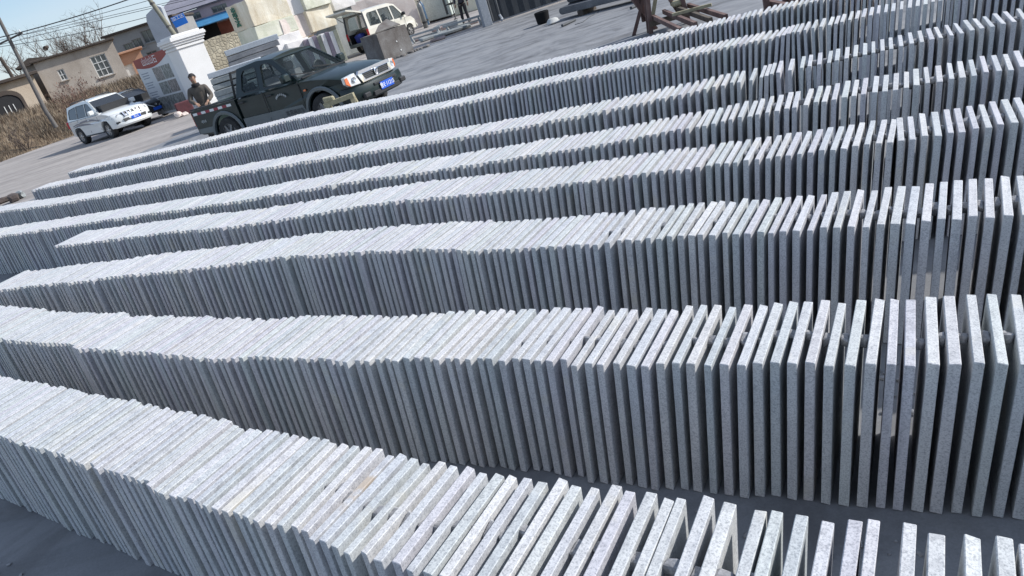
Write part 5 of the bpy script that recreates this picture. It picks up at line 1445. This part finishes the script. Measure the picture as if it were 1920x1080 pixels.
# small wooden sawhorse between the last row and the pickup's front wheel
p0, p1 = dp(608, 196, 14.35), dp(664, 179, 14.15)
L_, rz = wall_frame(p0, p1)
t = thing('sawhorse', 'small yellowish wooden sawhorse in front of the pickup front wheel', 'sawhorse', (p0.x, p0.y, 0), rz)
zt = p0.z
MB().bar((0, 0, zt - 0.02), (L_, 0, zt + 0.02), 0.10, 0.08).build('beam', 'wood_pale', t)
for x in (0.06, L_ - 0.04):
    for y in (-0.22, 0.22): MB().bar((x, 0.02 * (1 if y > 0 else -1), zt), (x + 0.04, y, 0.0), 0.08, 0.05).build('leg', 'wood_pale', t)
MB().bar((0.1, -0.12, zt * 0.5), (L_ - 0.05, -0.12, zt * 0.5), 0.05).build('stretcher', 'wood_pale', t)
MB().cbox((0.12, 0.0, zt + 0.07), (0.2, 0.12, 0.09), 0.02, jit=0.015).build('top_block', 'wood_pale', t)

# loose stones: left of the rows and at the foot of the board
rng = random.Random(8)
M['brown_stone'] = patchy('brown_stone', [(0.3, (0.045, 0.035, 0.032)), (0.7, (0.12, 0.095, 0.085))], 4)
for k, (px, py, s_, lab, mt) in enumerate(((8, 380, (0.42, 0.3, 0.15), 'flat dark brown stone at the left edge by the row end', 'brown_stone'), (30, 377, (0.36, 0.26, 0.2), 'dark brown stone with pale top near the left row end', 'brown_stone'), (41, 372, (0.22, 0.16, 0.2), 'small pale stone right of the dark brown stones', 'stone_grey'), (332, 210, (0.34, 0.28, 0.26), 'pale broken stone at the foot of the advertising board', 'marble_pink'), (343, 207, (0.24, 0.2, 0.15), 'smaller broken stone near the right corner of the board', 'marble_pink'), (63, 274, (0.22, 0.16, 0.14), 'small white stone on the road edge beside the dry grass', 'white_stone'))):
    p = gp(px, py)
    if p.length > 37: p = Vector((p.x, p.y, 0)) * (36.5 / p.length) if px > 100 else p
    o = MB().rock((0, 0, s_[2] / 2), s_, rng, 2, 0.25, rng.uniform(0, 3)).build('loose_stone', mt); o.location = (p.x, p.y, 0.0); tag(o, lab, 'stone', 'loose stones on the ground')
p = dp(338, 185, 37.2)
M['maroon'] = plain('maroon', (0.10, 0.03, 0.035), 0.7, var=0.25)
o = MB().cbox((0, 0, 0.28), (0.7, 0.5, 0.56), 0.03).build('red_crate', 'maroon'); o.location = (p.x, p.y, 0.005); o.rotation_euler = (0, 0, 0.4); tag(o, 'dull red crate at the foot of the advertising board', 'crate')

# ================================================================== PEOPLE
M['skin'] = plain('skin', (0.36, 0.22, 0.15), 0.6, var=0.08)
M['hair'] = plain('hair', (0.012, 0.010, 0.010), 0.7, var=0.3)
M['jacket'] = plain('jacket', (0.105, 0.09, 0.075), 0.9, var=0.2, scale=8)
M['collar'] = plain('collar', (0.02, 0.018, 0.02), 0.95, var=0.3, scale=20)
M['trousers'] = plain('trousers', (0.028, 0.028, 0.032), 0.9, var=0.2, scale=8)
M['coat_dark'] = plain('coat_dark', (0.05, 0.05, 0.06), 0.9, var=0.2, scale=8)
M['shoe'] = plain('shoe', (0.015, 0.014, 0.014), 0.6)
def skin_obj(name, verts, edges, radii, mat, parent=None, sub=2):
    me = bpy.data.meshes.new(name)
    me.from_pydata(verts, edges, [])
    me.materials.append(M[mat])
    o = bpy.data.objects.new(name, me); COL.objects.link(o)
    if parent: o.parent = parent
    sk = o.modifiers.new('skin', 'SKIN'); sk.use_smooth_shade = True; sk.branch_smoothing = 0.4
    for i_, r_ in enumerate(radii):
        d = me.skin_vertices[0].data[i_]
        d.radius = r_ if isinstance(r_, tuple) else (r_, r_)
        d.use_root = i_ == 0
    sb = o.modifiers.new('sub', 'SUBSURF'); sb.levels = sub; sb.render_levels = sub
    return o
def person(label, loc, rz, arms, legs, top_mat, head_turn=0.0, lean=0.0):
    """Local: faces -y. arms: {side: (elbow, hand)}; legs: {side: (knee, ankle)}."""
    V_, E_, R_ = [], [], []
    def add(p, r_, link=None):
        V_.append(tuple(p)); R_.append(r_)
        if link is not None: E_.append((link, len(V_) - 1))
        return len(V_) - 1
    def lp(x, y, z): return (x, y - lean * max(0, z - 0.95), z)
    pel = add((0, 0, 0.95), (0.11, 0.08))
    sp = add(lp(0, 0, 1.13), (0.10, 0.075), pel)
    ch = add(lp(0, 0, 1.32), (0.10, 0.07), sp)
    nb = add(lp(0, 0.0, 1.46), 0.065, ch)
    nk = add(lp(0, -0.01, 1.53), 0.055, nb)
    jw = add(lp(0, -0.03, 1.585), (0.068, 0.078), nk)
    hd = add(lp(0, -0.015, 1.665), (0.082, 0.098), jw)
    add(lp(0, -0.01, 1.725), (0.062, 0.075), hd)
    tor = {}
    for s_ in (-1, 1):
        el, hn = arms[s_]
        sh = add(lp(s_ * 0.175, 0.0, 1.38), 0.040, ch)
        e = add(el, 0.034, sh); w = add(Vector(el).lerp(Vector(hn), 0.88), 0.030, e)
        d = (Vector(hn) - Vector(el)).normalized()
        palm = add(Vector(hn) + d * 0.03, (0.032, 0.022), w)
        side = d.cross(Vector((0, 0, 1))); side = side.normalized() if side.length > 0.1 else Vector((1, 0, 0))
        for k, ln in enumerate((0.060, 0.075, 0.082, 0.075)):
            f0 = add(Vector(hn) + d * 0.075 + side * (k - 1.5) * 0.019, 0.010, palm)
            f1 = add(Vector(hn) + d * (0.075 + ln * 0.55) + side * (k - 1.5) * 0.020 + Vector((0, 0, -0.012)), 0.0085, f0)
            add(Vector(hn) + d * (0.075 + ln * 0.85) + side * (k - 1.5) * 0.020 + Vector((0, 0, -0.035)), 0.0075, f1)
        t0 = add(Vector(hn) + d * 0.02 - side * 0.042, 0.011, palm)
        add(Vector(hn) + d * 0.06 - side * 0.055 + Vector((0, 0, -0.015)), 0.009, t0)
        kn, an = legs[s_]
        hp = add((s_ * 0.095, 0.0, 0.86), 0.070, pel)
        k_ = add(kn, 0.050, hp); a_ = add(an, 0.04, k_)
        h_ = add((an[0], an[1] + 0.03, 0.05), 0.038, a_)
        add((an[0] + s_ * 0.015, an[1] - 0.15, 0.035), (0.042, 0.03), h_)
    body = skin_obj('person', V_, E_, R_, 'skin')
    body.location = loc; body.rotation_euler = (0, 0, rz)
    tag(body, label, 'person')
    # clothing
    v2, e2, r2 = [], [], []
    def add2(p, r_, link=None):
        v2.append(tuple(p)); r2.append(r_)
        if link is not None: e2.append((link, len(v2) - 1))
        return len(v2) - 1
    a0 = add2(lp(0, 0, 1.15), (0.165, 0.135)); a1 = add2((0, 0, 0.98), (0.17, 0.14), a0); add2((0, 0.0, 0.84), (0.175, 0.145), a1)
    a2 = add2(lp(0, 0, 1.33), (0.175, 0.135), a0); add2(lp(0, 0.005, 1.465), (0.10, 0.09), a2)
    for s_ in (-1, 1):
        el, hn = arms[s_]
        sh = add2(lp(s_ * 0.195, 0, 1.40), 0.082, a2); e = add2(el, 0.063, sh); add2(Vector(el).lerp(Vector(hn), 0.9), 0.050, e)
    skin_obj('jacket', v2, e2, r2, top_mat, body)
    v2, e2, r2 = [], [], []
    c0 = add2((0, 0, 0.93), (0.15, 0.12))
    for s_ in (-1, 1):
        kn, an = legs[s_]
        h0 = add2((s_ * 0.098, 0, 0.82), 0.105, c0); k0 = add2(kn, 0.080, h0); add2((an[0], an[1], 0.075), 0.072, k0)
    skin_obj('trousers', v2, e2, r2, 'trousers', body)
    for s_ in (-1, 1):
        an = legs[s_][1]
        sh = MB().loft([[(an[0] + s_ * 0.01 + w_ * math.cos(R(a)), y, 0.005 + max(0, h_ * (0.5 + 0.5 * math.sin(R(a))))) for a in range(0, 360, 45)] for y, w_, h_ in ((an[1] + 0.09, 0.03, 0.08), (an[1] + 0.06, 0.05, 0.12), (an[1] - 0.06, 0.052, 0.11), (an[1] - 0.15, 0.055, 0.075), (an[1] - 0.20, 0.03, 0.05))])
        sh.build('shoe', 'shoe', body, 50)
    hx_, hy, hz = lp(0, -0.015, 1.655)
    rm = Matrix.Rotation(head_turn, 3, 'Z')
    def hpnt(x, y, z):
        q = rm @ Vector((x, y, z)); return (hx_ + q.x, hy + q.y, hz + q.z)
    hm = MB(); n_ = 14
    rings = []
    for k in range(7):
        a = R(90 - k * 17)
        ring = []
        for j in range(n_):
            t_ = 2 * math.pi * j / n_
            fr = -math.sin(t_)            # +1 towards the face
            z_ = 0.006 + 0.112 * math.sin(a)
            if fr > 0.3: z_ = max(z_, 0.048 + 0.01 * math.cos(t_ * 3))
            ring.append(hpnt(0.090 * math.cos(a) * math.cos(t_), 0.112 * math.cos(a) * math.sin(t_) + 0.012, z_))
        rings.append(ring)
    n2 = len(rings)
    hm.add([p for r_ in rings for p in r_], [(i_ * n_ + k, i_ * n_ + (k + 1) % n_, (i_ + 1) * n_ + (k + 1) % n_, (i_ + 1) * n_ + k) for i_ in range(n2 - 1) for k in range(n_)])
    hm.build('hair', 'hair', body, 60)
    MB().loft([[hpnt(w_ * x, y, z) for x, y in ((-1, 0), (0, d_), (1, 0), (0, 0.02))] for z, w_, d_, y in ((0.02, 0.008, -0.012, 0), (-0.012, 0.014, -0.026, 0), (-0.03, 0.016, -0.022, 0))], cap=False).build('nose', 'skin', body, 60)
    bpy.data.objects[body.children[-1].name].location = rm @ Vector((0, -0.092, 0))
    for s_ in (-1, 1):
        MB().lathe([(0.004, -0.006), (0.011, 0), (0.004, 0.006)], 8, 'Y', hpnt(s_ * 0.032, -0.090, 0.012)).build('eye', 'hair', body)
        MB().lathe([(0.008, -0.008), (0.026, 0), (0.008, 0.008)], 10, 'X', hpnt(s_ * 0.086, 0.005, -0.005)).build('ear', 'skin', body, 60)
        MB().box(hpnt(s_ * 0.033, -0.095, 0.036), (0.034, 0.008, 0.007)).build('eyebrow', 'hair', body)
    MB().box(hpnt(0, -0.093, -0.052), (0.045, 0.008, 0.008)).build('mouth', 'decal_red', body)
    MB().lathe([(0.10, 1.43), (0.108, 1.46), (0.10, 1.51), (0.085, 1.52), (0.07, 1.49)], 14, 'Z', (0, lp(0, 0, 1.47)[1], 0)).build('collar', 'collar', body, 60)
    return body
mp = dp(371, 168, 20.9)
person('man in a brown jacket with dark collar standing behind the pickup bed', (mp.x, mp.y, 0), R(4), {-1: ((-0.26, -0.08, 1.14), (-0.12, -0.28, 1.06)), 1: ((0.27, -0.07, 1.13), (0.17, -0.30, 1.04))}, {-1: ((-0.11, -0.03, 0.48), (-0.12, 0.0, 0.08)), 1: ((0.11, -0.03, 0.48), (0.12, 0.0, 0.08))}, 'jacket', R(-14), 0.06)
pp = gp(876, 42)
person('person in dark trousers standing left of the pale shed column', (pp.x, pp.y, 0), R(-20), {-1: ((-0.30, 0.0, 1.12), (-0.28, -0.16, 0.90)), 1: ((0.30, 0.02, 1.12), (0.30, -0.08, 0.86))}, {-1: ((-0.12, -0.03, 0.48), (-0.17, 0.02, 0.08)), 1: ((0.12, -0.03, 0.48), (0.16, -0.04, 0.08))}, 'coat_dark', R(10), 0.03)

# ================================================================== PLANTS
def straw_mat(name, cols_, rough=0.9):
    mt, nt, b = new_mat(name)
    ge = N(nt, 'ShaderNodeNewGeometry')
    v_ = objvec(nt)
    n1 = noise_tex(nt, v_, 0.5, 4, 0.6)
    f = math_n(nt, 'ADD', math_n(nt, 'MULTIPLY', ge.outputs['Random Per Island'], 0.55), math_n(nt, 'MULTIPLY', n1, 0.5))
    nt.links.new(ramp(nt, f, [(0.15 + 0.7 * k / (len(cols_) - 1), c) for k, c in enumerate(cols_)]), b.inputs['Base Color'])
    setin(b, Roughness=rough)
    b.inputs['Specular IOR Level'].default_value = 0.2
    return mt
M['straw'] = straw_mat('straw', [(0.095, 0.07, 0.05), (0.16, 0.122, 0.088), (0.235, 0.188, 0.138), (0.34, 0.29, 0.22)])
M['straw_red'] = straw_mat('straw_red', [(0.09, 0.05, 0.035), (0.16, 0.09, 0.06), (0.22, 0.135, 0.09), (0.30, 0.21, 0.14)])
M['twig'] = straw_mat('twig', [(0.07, 0.055, 0.045), (0.12, 0.095, 0.08), (0.18, 0.145, 0.12)])
M['twig_red'] = straw_mat('twig_red', [(0.10, 0.06, 0.05), (0.16, 0.10, 0.08), (0.24, 0.16, 0.125)])
rng = random.Random(12)
gm_ = MB(); cnt = 0; tries = 0
def blade(mb, x, y, z, h, w, rng):
    a = rng.uniform(0, math.pi); b = rng.uniform(0, 2 * math.pi); ln = rng.uniform(0.05, 0.45) * h
    dx, dy = math.cos(a) * w / 2, math.sin(a) * w / 2
    lx, ly = math.cos(b) * ln, math.sin(b) * ln
    o_ = len(mb.v)
    mb.v += [(x - dx, y - dy, z), (x + dx, y + dy, z), (x + lx * 0.4 + dx * 0.8, y + ly * 0.4 + dy * 0.8, z + h * 0.6), (x + lx * 0.4 - dx * 0.8, y + ly * 0.4 - dy * 0.8, z + h * 0.6), (x + lx, y + ly, z + h)]
    mb.f += [(o_, o_ + 1, o_ + 2, o_ + 3), (o_ + 3, o_ + 2, o_ + 4)]
while cnt < 34000 and tries < 400000:
    tries += 1
    x, y = rng.uniform(-46, -13), rng.uniform(34, 64)
    d = edge_dist(x, y)
    if d < 0.1 or d > 11: continue
    den = noise.noise(Vector((x * 0.45, y * 0.45, 5))) * 0.9 + 0.5
    if rng.random() > den * (1.0 if d < 8 else 0.5): continue
    hh_ = 0.58 * (0.22 + 0.95 * (0.5 + 0.5 * noise.noise(Vector((x * 0.3, y * 0.3, 1))))) * min(1, 0.35 + d / 2.2) * rng.uniform(0.6, 1.25)
    blade(gm_, x, y, bank_z(x, y) - 0.03, hh_, rng.uniform(0.018, 0.05), rng); cnt += 1
tag(gm_.build('dry_grass', 'straw'), 'tall dry brown grass covering the bank behind the white SUV', 'dry grass', kind='stuff')

def bare_plant(name, label, base, h, spread, mats, rng, n1=5, n2=6, n3=6, trunk_r=0.07, multi=False, leaf=0, leaf_mat='straw_red', cat='tree', group=None):
    t = thing(name, label, cat, base, 0, group)
    tr, cw = MB(), MB()
    ends = []
    def limb(mb, p, d, ln, r_, bend=0.25, seg=4):
        pts = [Vector(p)]; d = Vector(d).normalized()
        for k in range(seg):
            d = (d + Vector((rng.uniform(-bend, bend), rng.uniform(-bend, bend), rng.uniform(-bend * 0.3, bend)))).normalized()
            pts.append(pts[-1] + d * ln / seg)
        mb.tube(pts, [r_ * (1 - 0.75 * k / seg) for k in range(seg + 1)], 5 if r_ > 0.03 else 3, cap=False)
        return pts, d
    starts = []
    if multi:
        for k in range(n1):
            a = rng.uniform(0, 6.28); sp = rng.uniform(0.1, 1.0) * spread / h
            pts, d = limb(tr, (0.25 * math.cos(a) * rng.random(), 0.25 * math.sin(a) * rng.random(), 0), (math.cos(a) * sp, math.sin(a) * sp, 1), h * rng.uniform(0.6, 0.95), trunk_r * rng.uniform(0.6, 1), 0.18)
            starts.append(pts)
    else:
        pts, d = limb(tr, (0, 0, 0), (rng.uniform(-.08, .08), rng.uniform(-.08, .08), 1), h * 0.55, trunk_r, 0.10)
        for k in range(n1):
            a = 6.28 * k / n1 + rng.uniform(-.5, .5)
            p = pts[rng.choice((2, 3, 4))]
            q, d2 = limb(tr, p, (math.cos(a) * spread / h * 1.3, math.sin(a) * spread / h * 1.3, rng.uniform(0.6, 1.2)), h * rng.uniform(0.35, 0.55), trunk_r * 0.55, 0.22)
            starts.append(q)
    for pts in starts:
        for k in range(n2):
            i_ = rng.randint(1, len(pts) - 1)
            a = rng.uniform(0, 6.28)
            q, d2 = limb(cw, pts[i_], (math.cos(a), math.sin(a), rng.uniform(0.4, 1.4)), h * rng.uniform(0.14, 0.3), trunk_r * 0.22, 0.3)
            for j in range(n3):
                a = rng.uniform(0, 6.28)
                w, _ = limb(cw, q[rng.randint(1, len(q) - 1)], (math.cos(a), math.sin(a), rng.uniform(0.1, 1.2)), h * rng.uniform(0.07, 0.16), max(0.007, trunk_r * 0.11), 0.3, 3)
                ends += w
    for k in range(leaf):
        p = rng.choice(ends) + Vector((rng.gauss(0, .08), rng.gauss(0, .08), rng.gauss(0, .08)))
        blade(cw, p.x, p.y, p.z, rng.uniform(0.06, 0.16), rng.uniform(0.03, 0.07), rng)
    tr.build('trunk', mats, t, 60); cw.build('crown', mats, t, 60)
    return t
rng = random.Random(4)
# shrubs between the cars and the houses
shr = [(118, 168, 56, 3.0, 'tall reddish bare shrub in front of the plaster house', 'twig_red', 300), (148, 158, 57, 2.9, 'bare shrub overlapping the left side of the gridded window', 'twig_red', 260), (178, 172, 53, 1.6, 'low brown shrub just behind the white SUV roof', 'twig', 240), (205, 168, 53, 1.5, 'reddish brown shrub under the gridded window', 'twig_red', 320), (228, 162, 52, 1.5, 'reddish shrub left of the olive one behind the cars', 'twig_red', 320), (254, 155, 51, 1.5, 'olive brown shrub directly behind the dark grey car', 'twig', 320), (272, 158, 49, 1.2, 'small shrub touching the left edge of the advertising board', 'twig', 200), (20, 228, 54, 1.4, 'low straw shrub at the left edge below the outbuilding', 'twig', 200)]
for k, (px, py, d, h, lab, mt, lf) in enumerate(shr):
    p = dp(px, py, d)
    bare_plant('bare_shrub', lab, (p.x, p.y, max(0, bank_z(p.x, p.y) - 0.1)), h, h * 0.75, mt, rng, 9, 8, 5, 0.035, True, lf, 'straw_red', 'shrub', 'bare shrubs on the bank')
# bare trees behind the roofs
trs = [(48, 120, 84, 2.2 + 4.2, 'bare tree behind the small gabled roof'), (78, 105, 84, 6.6, 'bare twiggy tree behind the left part of the house roof'), (105, 100, 86, 6.4, 'bare tree right of the one with a nest, above the roof'), (128, 92, 88, 6.2, 'thin bare tree above the middle of the house roof'), (158, 80, 86, 7.2, 'bushy bare tree above the right part of the house roof'), (190, 70, 88, 7.4, 'rightmost bare tree above the house roof corner')]
for k, (px, py, d, h, lab) in enumerate(trs):
    p = dp(px, py, d)
    bare_plant('bare_tree', lab, (p.x, p.y, 1.9), h - 0.6, h * 0.5, 'twig', rng, 7, 7, 6, 0.10, False, 0, cat='tree', group='bare trees behind the house')
p = dp(86, 90, 84)
o = MB().rock((0, 0, 0), (0.42, 0.4, 0.36), rng, 2, 0.35).build('bird_nest', 'roof_dark'); o.location = p
tag(o, 'dark round bird nest high in a bare tree over the house', 'nest')
